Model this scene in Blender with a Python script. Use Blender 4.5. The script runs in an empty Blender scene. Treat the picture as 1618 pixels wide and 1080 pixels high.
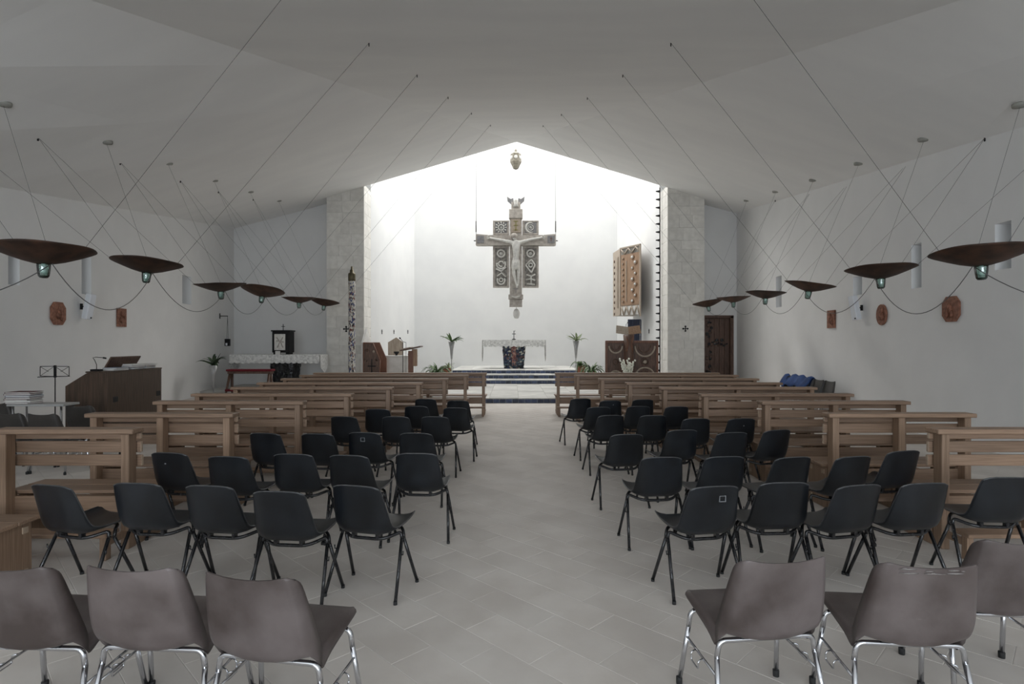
import bpy, bmesh, math, random
from mathutils import Vector, Matrix
random.seed(11)
SC = bpy.context.scene
COL = SC.collection
PI = math.pi

# ------------------------------------------------------------------ camera, world, lights, exposure
EYE, FPX = 1.65, 900.0                       # eye height in metres, focal length in pixels of the 1618 px frame
cd = bpy.data.cameras.new('camera'); cam = bpy.data.objects.new('camera', cd); COL.objects.link(cam)
cam.location = (0, 0, EYE); cam.rotation_euler = (PI/2, 0, 0)
cd.sensor_width = 36.0; cd.lens = 36.0*FPX/1618.0; cd.clip_start = 0.05; cd.clip_end = 300
SC.camera = cam
w = bpy.data.worlds.new('world'); SC.world = w; w.use_nodes = True
bg = w.node_tree.nodes['Background']; bg.inputs[0].default_value = (0.88, 0.93, 1.0, 1); bg.inputs[1].default_value = 0.36

def area(name, loc, rot, sx, sy, power, col):
    l = bpy.data.lights.new(name, 'AREA'); l.shape = 'RECTANGLE'; l.size = sx; l.size_y = sy
    l.energy = power; l.color = col
    o = bpy.data.objects.new(name, l); o.location = loc; o.rotation_euler = rot; COL.objects.link(o); return o
area('apse_skylight_daylight', (0.15, 24.35, 12.7), (math.radians(-42), 0, 0), 9.0, 3.6, 860, (1.0, 0.988, 0.965))
area('rear_fill_light', (0.0, -8.85, 2.35), (PI/2, 0, 0), 9.6, 3.6, 520, (0.84, 0.92, 1.0))  # added fill for the nave from behind the camera, source unseen
SC.view_settings.view_transform = 'Standard'; SC.view_settings.look = 'None'
SC.view_settings.gamma = 1.0; SC.view_settings.use_curve_mapping = False
SC.view_settings.exposure = 0.66
SC.cycles.max_bounces = 8; SC.cycles.diffuse_bounces = 6

# ------------------------------------------------------------------ helpers
def at(px, py, Y):
    return Vector(((px-809)*Y/FPX, Y, EYE-(py-540)*Y/FPX))

class MB:
    def __init__(s): s.v = []; s.f = []; s.sm = []
    def add(s, vs, fs, smooth=False):
        b = len(s.v); s.v += [Vector(p) for p in vs]
        for f in fs: s.f.append(tuple(i+b for i in f)); s.sm.append(smooth)
        return s
    def box(s, lo, hi, M=None):
        x0, y0, z0 = lo; x1, y1, z1 = hi
        p = [(x0,y0,z0),(x1,y0,z0),(x1,y1,z0),(x0,y1,z0),(x0,y0,z1),(x1,y0,z1),(x1,y1,z1),(x0,y1,z1)]
        if M is not None: p = [M @ Vector(q) for q in p]
        return s.add(p, [(0,3,2,1),(4,5,6,7),(0,1,5,4),(1,2,6,5),(2,3,7,6),(3,0,4,7)])
    def cbox(s, lo, hi, b=0.004, M=None):                      # chamfered box, 24 vertices
        c = [(lo[i]+hi[i])/2 for i in range(3)]; h = [abs(hi[i]-lo[i])/2 for i in range(3)]
        b = min(b, min(h)*0.6)
        bm = bmesh.new(); bmesh.ops.create_cube(bm, size=2)
        for v in bm.verts: v.co = Vector((c[0]+v.co.x*h[0], c[1]+v.co.y*h[1], c[2]+v.co.z*h[2]))
        bmesh.ops.bevel(bm, geom=bm.edges[:], offset=b, segments=1, affect='EDGES')
        bm.verts.index_update()
        vs = [v.co.copy() for v in bm.verts]
        if M is not None: vs = [M @ v for v in vs]
        s.add(vs, [tuple(v.index for v in f.verts) for f in bm.faces]); bm.free(); return s
    def tube(s, pts, r, n=8, closed=False, smooth=True):
        pts = [Vector(p) for p in pts]; rs = r if isinstance(r, (list, tuple)) else [r]*len(pts)
        b = []; up = None; N = len(pts)
        for i, p in enumerate(pts):
            a = pts[(i-1) % N] if (i > 0 or closed) else p
            c = pts[(i+1) % N] if (i < N-1 or closed) else p
            t = (c-a)
            t = t.normalized() if t.length > 1e-9 else Vector((0, 0, 1))
            if up is None:
                up = t.orthogonal().normalized()
            else:
                up = up - t*up.dot(t)
                up = up.normalized() if up.length > 1e-6 else t.orthogonal().normalized()
            sd = t.cross(up)
            b.append([p + (up*math.cos(2*PI*k/n) + sd*math.sin(2*PI*k/n))*rs[i] for k in range(n)])
        vs = [q for ring in b for q in ring]; fs = []
        for i in range(N if closed else N-1):
            j = (i+1) % N
            for k in range(n):
                fs.append((i*n+k, i*n+(k+1) % n, j*n+(k+1) % n, j*n+k))
        if not closed:
            fs.append(tuple(range(n-1, -1, -1))); fs.append(tuple((N-1)*n+k for k in range(n)))
        return s.add(vs, fs, smooth)
    def lathe(s, prof, n=24, c=(0, 0, 0), smooth=True, M=None):
        vs = []; fs = []
        for r, z in prof:
            for k in range(n):
                a = 2*PI*k/n; p = Vector((c[0]+r*math.cos(a), c[1]+r*math.sin(a), c[2]+z))
                vs.append(M @ p if M is not None else p)
        for i in range(len(prof)-1):
            for k in range(n):
                fs.append((i*n+k, i*n+(k+1) % n, (i+1)*n+(k+1) % n, (i+1)*n+k))
        if prof[0][0] > 1e-5: fs.append(tuple(range(n-1, -1, -1)))
        if prof[-1][0] > 1e-5: fs.append(tuple((len(prof)-1)*n+k for k in range(n)))
        return s.add(vs, fs, smooth)
    def prism(s, poly, fn, d0, d1):                           # poly of (u,v); fn(u,v,d) -> point
        n = len(poly)
        vs = [fn(u, v, d0) for u, v in poly] + [fn(u, v, d1) for u, v in poly]
        fs = [tuple(range(n-1, -1, -1)), tuple(range(n, 2*n))] + [(i, (i+1) % n, n+(i+1) % n, n+i) for i in range(n)]
        return s.add(vs, fs)
    def grid(s, rows, smooth=True, closed=False):
        m = len(rows[0]); vs = [p for r in rows for p in r]; fs = []
        for i in range(len(rows)-1):
            for j in range(m if closed else m-1):
                fs.append((i*m+j, i*m+(j+1) % m, (i+1)*m+(j+1) % m, (i+1)*m+j))
        return s.add(vs, fs, smooth)
    def mesh(s, name, mat, fix=True):
        me = bpy.data.meshes.new(name); me.from_pydata([tuple(v) for v in s.v], [], s.f)
        me.polygons.foreach_set('use_smooth', s.sm)
        if fix:
            bm = bmesh.new(); bm.from_mesh(me); bmesh.ops.recalc_face_normals(bm, faces=bm.faces[:]); bm.to_mesh(me); bm.free()
        if mat is not None: me.materials.append(mat)
        me.update(); return me
    def build(s, name, mat, parent=None, loc=None, rz=0, fix=True):
        o = bpy.data.objects.new(name, s.mesh(name, mat, fix)); COL.objects.link(o)
        if parent is not None: o.parent = parent
        if loc is not None: o.location = loc
        if rz: o.rotation_euler = (0, 0, rz)
        return o
def tag(o, label=None, cat=None, group=None, kind=None):
    if label: o['label'] = label
    if cat: o['category'] = cat
    if group: o['group'] = group
    if kind: o['kind'] = kind
    return o
def empty(name, loc=(0, 0, 0), rz=0):
    o = bpy.data.objects.new(name, None); COL.objects.link(o); o.location = loc; o.rotation_euler = (0, 0, rz)
    o.empty_display_size = 0.1; return o
def inst(me, name, parent=None, loc=(0, 0, 0), rot=(0, 0, 0), sc=(1, 1, 1)):
    o = bpy.data.objects.new(name, me); COL.objects.link(o); o.parent = parent
    o.location = loc; o.rotation_euler = rot; o.scale = sc; return o
def copy_tree(o, parent=None):
    c = o.copy(); COL.objects.link(c); c.parent = parent
    for ch in list(o.children): copy_tree(ch, c)
    return c
ORD = ['', 'first', 'second', 'third', 'fourth', 'fifth', 'sixth', 'seventh', 'eighth', 'ninth', 'tenth']

# ------------------------------------------------------------------ materials
def srgb(r, g, b):
    f = lambda c: (c/255/12.92) if c/255 <= 0.04045 else ((c/255+0.055)/1.055)**2.4
    return (f(r), f(g), f(b), 1)
def mat(name, c1, c2=None, rough=0.6, metal=0.0, scale=6.0, stretch=(1, 1, 1), detail=4, bump=0.0, bscale=None, rnd=0.0, isl=0.0, spec=0.5, coord='Object', ramp=(0.35, 0.65)):
    m = bpy.data.materials.new(name); m.use_nodes = True; nt = m.node_tree; N = nt.nodes; L = nt.links
    P = N['Principled BSDF']; P.inputs['Roughness'].default_value = rough; P.inputs['Metallic'].default_value = metal
    P.inputs['Specular IOR Level'].default_value = spec
    c2 = c2 or c1
    tc = N.new('ShaderNodeTexCoord'); geo = N.new('ShaderNodeNewGeometry')
    src = geo.outputs['Position'] if coord == 'World' else tc.outputs[coord]
    mp = N.new('ShaderNodeMapping'); mp.inputs['Scale'].default_value = stretch; L.new(src, mp.inputs['Vector'])
    oi = N.new('ShaderNodeObjectInfo')
    if rnd:                                                   # shift the grain from object to object
        cx = N.new('ShaderNodeCombineXYZ'); ml = N.new('ShaderNodeMath'); ml.operation = 'MULTIPLY'; ml.inputs[1].default_value = 37.0
        L.new(oi.outputs['Random'], ml.inputs[0])
        for k in range(3): L.new(ml.outputs[0], cx.inputs[k])
        L.new(cx.outputs[0], mp.inputs['Location'])
    nz = N.new('ShaderNodeTexNoise'); nz.inputs['Scale'].default_value = scale; nz.inputs['Detail'].default_value = detail
    L.new(mp.outputs[0], nz.inputs['Vector'])
    cr = N.new('ShaderNodeValToRGB'); cr.color_ramp.elements[0].color = c1; cr.color_ramp.elements[1].color = c2
    cr.color_ramp.elements[0].position, cr.color_ramp.elements[1].position = ramp
    L.new(nz.outputs['Fac'], cr.inputs[0]); out = cr.outputs[0]
    if rnd or isl:
        hs = N.new('ShaderNodeHueSaturation'); mr = N.new('ShaderNodeMapRange')
        amt = rnd or isl
        mr.inputs['To Min'].default_value = 1-amt; mr.inputs['To Max'].default_value = 1+amt
        if isl:
            ad = N.new('ShaderNodeMath'); ad.operation = 'ADD'; fr = N.new('ShaderNodeMath'); fr.operation = 'FRACT'
            L.new(oi.outputs['Random'], ad.inputs[0]); L.new(geo.outputs['Random Per Island'], ad.inputs[1])
            L.new(ad.outputs[0], fr.inputs[0]); L.new(fr.outputs[0], mr.inputs['Value'])
        else: L.new(oi.outputs['Random'], mr.inputs['Value'])
        L.new(mr.outputs[0], hs.inputs['Value']); L.new(out, hs.inputs['Color']); out = hs.outputs[0]
    L.new(out, P.inputs['Base Color'])
    if bump:
        b = N.new('ShaderNodeBump'); b.inputs['Strength'].default_value = bump; b.inputs['Distance'].default_value = 0.01
        n2 = nz
        if bscale:
            n2 = N.new('ShaderNodeTexNoise'); n2.inputs['Scale'].default_value = bscale; n2.inputs['Detail'].default_value = 5
            L.new(mp.outputs[0], n2.inputs['Vector'])
        L.new(n2.outputs['Fac'], b.inputs['Height']); L.new(b.outputs[0], P.inputs['Normal'])
    return m
def voro(name, cols, scale, rough=0.5, metal=0.0, bump=0.3, stretch=(1, 1, 1)):   # mosaic of coloured pieces
    m = bpy.data.materials.new(name); m.use_nodes = True; nt = m.node_tree; N = nt.nodes; L = nt.links
    P = N['Principled BSDF']; P.inputs['Roughness'].default_value = rough; P.inputs['Metallic'].default_value = metal
    tc = N.new('ShaderNodeTexCoord'); mp = N.new('ShaderNodeMapping'); mp.inputs['Scale'].default_value = stretch
    L.new(tc.outputs['Object'], mp.inputs[0])
    v = N.new('ShaderNodeTexVoronoi'); v.inputs['Scale'].default_value = scale; L.new(mp.outputs[0], v.inputs['Vector'])
    cr = N.new('ShaderNodeValToRGB'); cr.color_ramp.interpolation = 'CONSTANT'
    e = cr.color_ramp.elements
    while len(e) < len(cols): e.new(0.5)
    for i, c in enumerate(cols): e[i].position = i/len(cols); e[i].color = c
    sp = N.new('ShaderNodeSeparateColor'); L.new(v.outputs['Color'], sp.inputs[0]); L.new(sp.outputs[0], cr.inputs[0])
    L.new(cr.outputs[0], P.inputs['Base Color'])
    b = N.new('ShaderNodeBump'); b.inputs['Strength'].default_value = bump; b.inputs['Distance'].default_value = 0.02
    L.new(v.outputs['Distance'], b.inputs['Height']); L.new(b.outputs[0], P.inputs['Normal'])
    return m
def glass(name, col, alpha):
    m = bpy.data.materials.new(name); m.use_nodes = True; nt = m.node_tree; N = nt.nodes; L = nt.links
    for n in list(N): N.remove(n)
    o = N.new('ShaderNodeOutputMaterial'); t = N.new('ShaderNodeBsdfTransparent'); g = N.new('ShaderNodeBsdfGlossy'); mx = N.new('ShaderNodeMixShader')
    t.inputs[0].default_value = col; g.inputs['Roughness'].default_value = 0.05
    fr = N.new('ShaderNodeFresnel'); fr.inputs[0].default_value = 1.5
    ad = N.new('ShaderNodeMath'); ad.operation = 'ADD'; ad.inputs[1].default_value = alpha
    L.new(fr.outputs[0], ad.inputs[0]); L.new(ad.outputs[0], mx.inputs[0]); L.new(t.outputs[0], mx.inputs[1]); L.new(g.outputs[0], mx.inputs[2]); L.new(mx.outputs[0], o.inputs[0])
    return m

M = {}
M['plaster'] = mat('wall plaster', (0.73, 0.73, 0.725, 1), (0.76, 0.76, 0.755, 1), 0.9, scale=1.6, bump=0.04, bscale=30, coord='World')
M['ceil'] = mat('ceiling plaster', (0.82, 0.82, 0.815, 1), (0.86, 0.86, 0.85, 1), 0.95, scale=0.9, stretch=(0.5, 1.6, 1), bump=0.05, bscale=20, coord='World')
M['apse'] = mat('apse whitewash', (0.68, 0.685, 0.685, 1), (0.715, 0.72, 0.715, 1), 0.9, scale=1.2, bump=0.06, bscale=9, coord='World')
M['grout'] = mat('floor grout', (0.66, 0.63, 0.59, 1), (0.56, 0.53, 0.50, 1), 0.9, scale=3, coord='World')
M['tile'] = mat('floor stone slab', (0.560, 0.515, 0.472, 1), (0.640, 0.598, 0.555, 1), 0.62, scale=2.3, detail=7, bump=0.05, bscale=40, isl=0.05, coord='World', spec=0.35)
M['stone'] = mat('limestone block', (0.66, 0.645, 0.605, 1), (0.76, 0.745, 0.705, 1), 0.9, scale=6, detail=8, bump=0.08, bscale=30, rnd=0.07, coord='World')
M['mortar'] = mat('lime mortar', (0.62, 0.60, 0.56, 1), None, 0.95)
M['slab'] = mat('sanctuary stone slab', (0.42, 0.42, 0.40, 1), (0.60, 0.59, 0.56, 1), 0.75, scale=5, stretch=(0.6, 2, 1), detail=6, rnd=0.18, coord='World')
M['navy'] = mat('navy glazed tile', (0.018, 0.03, 0.085, 1), (0.06, 0.085, 0.16, 1), 0.45, scale=14, rnd=0.5)
M['oak'] = mat('pew oak', (0.190, 0.120, 0.077, 1), (0.318, 0.213, 0.145, 1), 0.50, scale=3.2, stretch=(1.0, 34, 34), detail=6, bump=0.08, rnd=0.16, ramp=(0.3, 0.72))
M['oakv'] = mat('pew oak post', (0.196, 0.124, 0.078, 1), (0.322, 0.216, 0.147, 1), 0.50, scale=3.2, stretch=(34, 34, 1.0), detail=6, bump=0.08, rnd=0.14, ramp=(0.3, 0.72))
M['endgrain'] = mat('pew end grain', (0.34, 0.25, 0.18, 1), (0.44, 0.34, 0.25, 1), 0.7, scale=30)
M['black'] = mat('black plastic', (0.0045, 0.0055, 0.007, 1), (0.012, 0.0145, 0.0185, 1), 0.36, scale=5, detail=6, bump=0.03, bscale=160, rnd=0.18, spec=0.5)
M['blacktube'] = mat('black painted tube', (0.010, 0.010, 0.011, 1), (0.020, 0.020, 0.022, 1), 0.22, scale=20)
M['brown'] = mat('brown plastic', (0.055, 0.040, 0.036, 1), (0.140, 0.116, 0.112, 1), 0.46, scale=3.5, detail=8, bump=0.04, bscale=120, rnd=0.12)
M['greybrown'] = mat('dark grey brown plastic', (0.030, 0.027, 0.024, 1), (0.050, 0.045, 0.041, 1), 0.5, scale=4, rnd=0.15)
M['chrome'] = mat('chromed steel', (0.62, 0.63, 0.66, 1), None, 0.16, 1.0)
M['rubber'] = mat('black rubber', (0.02, 0.02, 0.02, 1), None, 0.8)
M['scratch'] = mat('scratched plastic mark', (0.16, 0.17, 0.18, 1), (0.26, 0.26, 0.27, 1), 0.7, scale=60)
M['scuffpale'] = mat('pale scuffed plastic', (0.20, 0.18, 0.17, 1), (0.30, 0.28, 0.27, 1), 0.7, scale=80)
M['copper'] = mat('rusted copper', (0.030, 0.016, 0.010, 1), (0.075, 0.036, 0.022, 1), 0.62, 0.35, scale=7, detail=7, bump=0.15, rnd=0.25)
M['jar'] = glass('green glass', (0.62, 0.80, 0.74, 1), 0.10)
M['jarbase'] = mat('dark green glass base', (0.02, 0.06, 0.045, 1), None, 0.15)
M['lampwhite'] = mat('lamp bulb', (0.55, 0.62, 0.60, 1), None, 0.3)
M['wire'] = mat('steel wire', (0.15, 0.15, 0.15, 1), None, 0.5, 0.5)
M['cord'] = mat('grey electric cord', (0.12, 0.12, 0.12, 1), None, 0.6)
M['rose'] = mat('ceiling rose paint', (0.30, 0.30, 0.27, 1), None, 0.7)
M['organ'] = mat('organ veneer', (0.042, 0.025, 0.015, 1), (0.080, 0.049, 0.031, 1), 0.45, scale=3, stretch=(18, 18, 1.0), detail=6, rnd=0.1)
M['darkwood'] = mat('dark carved wood', (0.065, 0.036, 0.025, 1), (0.140, 0.080, 0.056, 1), 0.5, scale=5, stretch=(9, 9, 1), detail=6, bump=0.15, rnd=0.15)
M['redwood'] = mat('red brown wood', (0.13, 0.055, 0.035, 1), (0.20, 0.095, 0.06, 1), 0.5, scale=5, stretch=(9, 9, 1), detail=6, rnd=0.1)
M['honey'] = mat('honey wood', (0.25, 0.15, 0.09, 1), (0.36, 0.235, 0.15, 1), 0.5, scale=5, stretch=(9, 9, 1), detail=6, rnd=0.1)
M['palewood'] = mat('pale grey wood', (0.33, 0.27, 0.21, 1), (0.45, 0.38, 0.31, 1), 0.6, scale=5, stretch=(9, 9, 1), detail=6)
M['terra'] = mat('carved terracotta', (0.16, 0.065, 0.038, 1), (0.30, 0.135, 0.085, 1), 0.7, scale=22, detail=6, bump=0.6, bscale=14, rnd=0.15)
M['iron'] = mat('black iron', (0.015, 0.015, 0.016, 1), None, 0.5, 0.6)
M['white'] = mat('white paint', (0.72, 0.74, 0.78, 1), None, 0.5)
M['marble'] = mat('white marble', (0.62, 0.61, 0.58, 1), (0.74, 0.73, 0.71, 1), 0.4, scale=4, detail=6)
M['lace'] = mat('white lace', (0.52, 0.52, 0.51, 1), (0.80, 0.80, 0.78, 1), 0.9, scale=16, detail=3, bump=0.3)
M['cross'] = mat('crucifix silvered wood', (0.36, 0.325, 0.29, 1), (0.52, 0.48, 0.435, 1), 0.6, 0.1, scale=8, detail=7, bump=0.2)
M['relief'] = mat('crucifix pale relief', (0.60, 0.585, 0.55, 1), (0.74, 0.73, 0.69, 1), 0.5, 0.1, scale=12, detail=5)
M['recess'] = mat('crucifix sunk ground', (0.15, 0.142, 0.13, 1), (0.32, 0.30, 0.27, 1), 0.7, scale=12)
M['bluegrey'] = mat('blue grey enamel', (0.20, 0.20, 0.21, 1), (0.28, 0.275, 0.275, 1), 0.5, scale=14)
M['lantern'] = mat('lantern aged metal', (0.16, 0.145, 0.11, 1), (0.28, 0.255, 0.20, 1), 0.6, 0.1, scale=14)
M['gilt'] = mat('dull yellow enamel', (0.30, 0.27, 0.10, 1), None, 0.5)
M['mosaic'] = voro('altar ceramic', [srgb(20, 26, 48), srgb(30, 45, 80), srgb(40, 62, 78), srgb(16, 18, 26), srgb(70, 90, 100), srgb(88, 62, 62), srgb(24, 36, 66), srgb(190, 185, 170)], 13, 0.3, 0, 0.9)
M['mosaicred'] = voro('altar red ceramic', [srgb(110, 66, 60), srgb(128, 86, 76), srgb(50, 50, 64), srgb(150, 118, 106)], 16, 0.3, 0, 0.8)
M['darkceramic'] = voro('dark ceramic', [srgb(14, 16, 20), srgb(26, 28, 34), srgb(40, 44, 44), srgb(10, 12, 14)], 12, 0.3, 0, 0.9)
M['candle'] = voro('candle column ceramic', [srgb(205, 200, 192), srgb(40, 40, 44), srgb(196, 192, 184), srgb(60, 72, 118), srgb(205, 202, 194), srgb(110, 60, 54), srgb(190, 186, 176), srgb(150, 146, 140)], 22, 0.35, 0, 0.6, (1.6, 1.6, 0.8))
M['bronze'] = mat('aged bronze', (0.075, 0.062, 0.034, 1), (0.14, 0.12, 0.07, 1), 0.5, 0.6, scale=12)
M['leaf'] = mat('green leaf', (0.045, 0.095, 0.030, 1), (0.12, 0.20, 0.065, 1), 0.55, scale=6, rnd=0.35)
M['paleleaf'] = mat('variegated leaf', (0.16, 0.24, 0.10, 1), (0.42, 0.48, 0.28, 1), 0.55, scale=8, rnd=0.25)
M['darkleaf'] = mat('dark leaf', (0.015, 0.035, 0.016, 1), (0.04, 0.075, 0.03, 1), 0.5, scale=6, rnd=0.3)
M['petal'] = mat('white petal', (0.70, 0.70, 0.60, 1), (0.82, 0.82, 0.74, 1), 0.7, scale=10)
M['pot'] = mat('terracotta pot', (0.28, 0.10, 0.06, 1), (0.36, 0.15, 0.09, 1), 0.8, scale=8)
M['cone'] = mat('grey metal vase', (0.36, 0.36, 0.36, 1), (0.46, 0.46, 0.46, 1), 0.4, 0.3, scale=6)
M['redvelvet'] = mat('red velvet', (0.11, 0.006, 0.012, 1), (0.17, 0.010, 0.02, 1), 0.9, scale=20)
M['bluecloth'] = mat('blue cloth', (0.016, 0.045, 0.15, 1), (0.028, 0.075, 0.23, 1), 0.8, scale=6, bump=0.4)
M['navypanel'] = mat('navy painted panel', (0.010, 0.016, 0.045, 1), (0.018, 0.028, 0.07, 1), 0.4, scale=6, stretch=(6, 6, 1))
M['paper'] = mat('paper', (0.66, 0.65, 0.62, 1), (0.74, 0.73, 0.70, 1), 0.9, scale=5)
M['bookred'] = mat('dark red cover', (0.10, 0.03, 0.03, 1), None, 0.6)
M['bookblue'] = mat('slate blue cover', (0.13, 0.17, 0.25, 1), None, 0.6)
M['greytop'] = mat('grey laminate', (0.34, 0.34, 0.33, 1), (0.40, 0.40, 0.39, 1), 0.35, scale=4)
M['clear'] = glass('window glass', (0.94, 0.96, 0.97, 1), 0.02)

# ------------------------------------------------------------------ room shell
CX = 0.15
YB = 20.3                                                     # side back walls
YC = 19.5                                                     # edge of the nave ceiling, front of stone piers
YREAR = -9.0
def xl(Y): return -7.272-0.13*Y
def xr(Y): return 6.626+0.068*Y
YV = 3.0                                                      # behind the camera the ceiling rises again
def zl(Y): return 5.63-0.136*(19.83-Y) if Y >= YV else 5.63-0.136*(19.83-YV)+0.13*(YV-Y)
def zr(Y): return 6.23-0.128*(20.2-Y) if Y >= YV else 6.23-0.128*(20.2-YV)+0.10*(YV-Y)
def zc(Y): return 8.5-0.235*(YC-Y) if Y >= YV else 8.5-0.235*(YC-YV)+0.10*(YV-Y)
def lerp_tab(t, x):
    for (x0, y0), (x1, y1) in zip(t, t[1:]):
        if x <= x1 or (x1, y1) == t[-1]: return y0+(y1-y0)*(x-x0)/(x1-x0)
def crease(Y): return max(0.0, lerp_tab([(-9.5, 5.2), (3.0, 5.9), (19.5, 0.0)], Y))
def ceil_z(X, Y):
    c = crease(min(Y, YC)); d = X-CX
    z0 = zc(min(Y, YC))
    if abs(d) <= c: return z0
    if d < 0: t = (-d-c)/(CX-c-xl(Y)-2*CX+CX+0.0) if False else (-d-c)/((CX-xl(Y))-c); return z0+(zl(Y)-z0)*t
    t = (d-c)/((xr(Y)-CX)-c); return z0+(zr(Y)-z0)*t
def ray_ceil(px, py):
    lo, hi = 1.0, 20.2
    g = lambda Y: EYE+(540-py)/FPX*Y-ceil_z((px-809)/FPX*Y, Y)
    for _ in range(50):
        m = (lo+hi)/2
        if g(m) < 0: lo = m
        else: hi = m
    Y = (lo+hi)/2
    return Vector(((px-809)/FPX*Y, Y, EYE+(540-py)/FPX*Y))

# floor: grout bed + slabs laid at 45 degrees in running bond
fl = MB(); fl.add([(xl(YREAR)-.3, YREAR-.3, -0.0025), (xr(YREAR)+.3, YREAR-.3, -0.0025), (xr(27)+2, 27, -0.0025), (xl(27)-1, 27, -0.0025)], [(0, 1, 2, 3)])
fl.add([(xl(YREAR)-.3, YREAR-.3, -0.3), (xr(YREAR)+.3, YREAR-.3, -0.3), (xr(27)+2, 27, -0.3), (xl(27)-1, 27, -0.3)], [(3, 2, 1, 0)])
for i in range(4): fl.f.append((i, (i+1) % 4, 4+(i+1) % 4, 4+i)); fl.sm.append(False)
floor = tag(fl.build('floor', M['grout']), 'pale stone slab floor laid diagonally across the nave', None, None, 'structure')
TL, TW, TG = 0.50, 0.25, 0.0035
tm = MB(); tm.cbox((-TL/2+TG/2, -TW/2+TG/2, -0.03), (TL/2-TG/2, TW/2-TG/2, 0.0), 0.0015)
tile_me = tm.mesh('tile', M['tile'])
d1 = Vector((1, -1, 0)).normalized(); d2 = Vector((1, 1, 0)).normalized()
cand = []
for j in range(-90, 140):
    for i in range(-70, 50):
        p = d1*((i+0.5*(j % 2))*TL) + d2*(j*TW)
        if p.y < YREAR-0.1 or p.y > 20.2 or p.x < xl(p.y)-0.05 or p.x > xr(p.y)+0.05: continue
        if p.y > 15.7 and abs(p.x-CX) < 4.6: continue
        r = math.hypot(p.x, p.y)
        seen = p.y > 2.4 and abs(p.x/p.y) < 0.95
        cand.append((0 if seen else 1, r, p))
cand.sort(key=lambda c: (c[0], c[1]))
for k, (s_, r, p) in enumerate(cand[:300]):
    inst(tile_me, 'tile', floor, (p.x, p.y, random.uniform(-0.0008, 0.0)), (0, 0, -PI/4))
st = MB()
for (s_, r, p) in cand[300:]:
    a = d1*(TL/2-TG/2); b = d2*(TW/2-TG/2)
    q = [p-a-b, p+a-b, p+a+b, p-a+b]
    st.add([(v.x, v.y, 0) for v in q] + [(v.x, v.y, -0.0024) for v in q], [(0, 1, 2, 3), (0, 1, 5, 4), (1, 2, 6, 5), (2, 3, 7, 6), (3, 0, 4, 7)])
so = st.build('tiles', M['tile'], floor, fix=False); so['kind'] = 'stuff'

# ceiling: a central facet that starts as a point above the sanctuary, two outer planes
rowsY = [YREAR-0.2, -3.0, YV, 6.0, 9.0, 12.0, 15.0, 17.0, YC]
def ceil_row(Y, lift=0.0):
    c = crease(Y)
    return [Vector((xl(Y)-0.3, Y, zl(Y)-0.09+lift)), Vector((xl(Y), Y, zl(Y)+lift)), Vector((CX-c-(CX-c-xl(Y))*0.5, Y, (zl(Y)+zc(Y))/2+lift)), Vector((CX-c, Y, zc(Y)+lift)), Vector((CX+c, Y, zc(Y)+lift)),
            Vector((CX+c+(xr(Y)-CX-c)*0.5, Y, (zr(Y)+zc(Y))/2+lift)), Vector((xr(Y), Y, zr(Y)+lift)), Vector((xr(Y)+0.3, Y, zr(Y)-0.09+lift))]
cb = MB()
lo = [ceil_row(Y) for Y in rowsY]; up = [ceil_row(Y, 0.28) for Y in rowsY]
cb.grid(lo, smooth=False); cb.grid(up, smooth=False)
cb.grid([lo[-1], up[-1]], smooth=False); cb.grid([lo[0], up[0]], smooth=False)
for sgn in (-1, 1):                                           # the strips beside the sanctuary, up to the back walls
    xo0 = xl(YC)-0.3 if sgn < 0 else xr(YC)+0.3; xo1 = xl(YB+.2)-0.3 if sgn < 0 else xr(YB+.2)+0.3
    xi = -5.3 if sgn < 0 else 5.55
    P = [Vector((xo0, YC, ceil_z(xl(YC) if sgn < 0 else xr(YC), YC)-0.09)), Vector((xi, YC, ceil_z(xi, YC))),
         Vector((xi, YB+.2, ceil_z(xi, YC)+0.05)), Vector((xo1, YB+.2, (zl(YB+.2) if sgn < 0 else zr(YB+.2))-0.09))]
    cb.add(P + [p+Vector((0, 0, .28)) for p in P], [(0, 1, 2, 3), (4, 5, 6, 7), (1, 2, 6, 5), (2, 3, 7, 6), (3, 0, 4, 7)])
tag(cb.build('ceiling', M['ceil']), 'grey plaster tent-like ceiling rising toward the sanctuary', None, None, 'structure')

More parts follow.
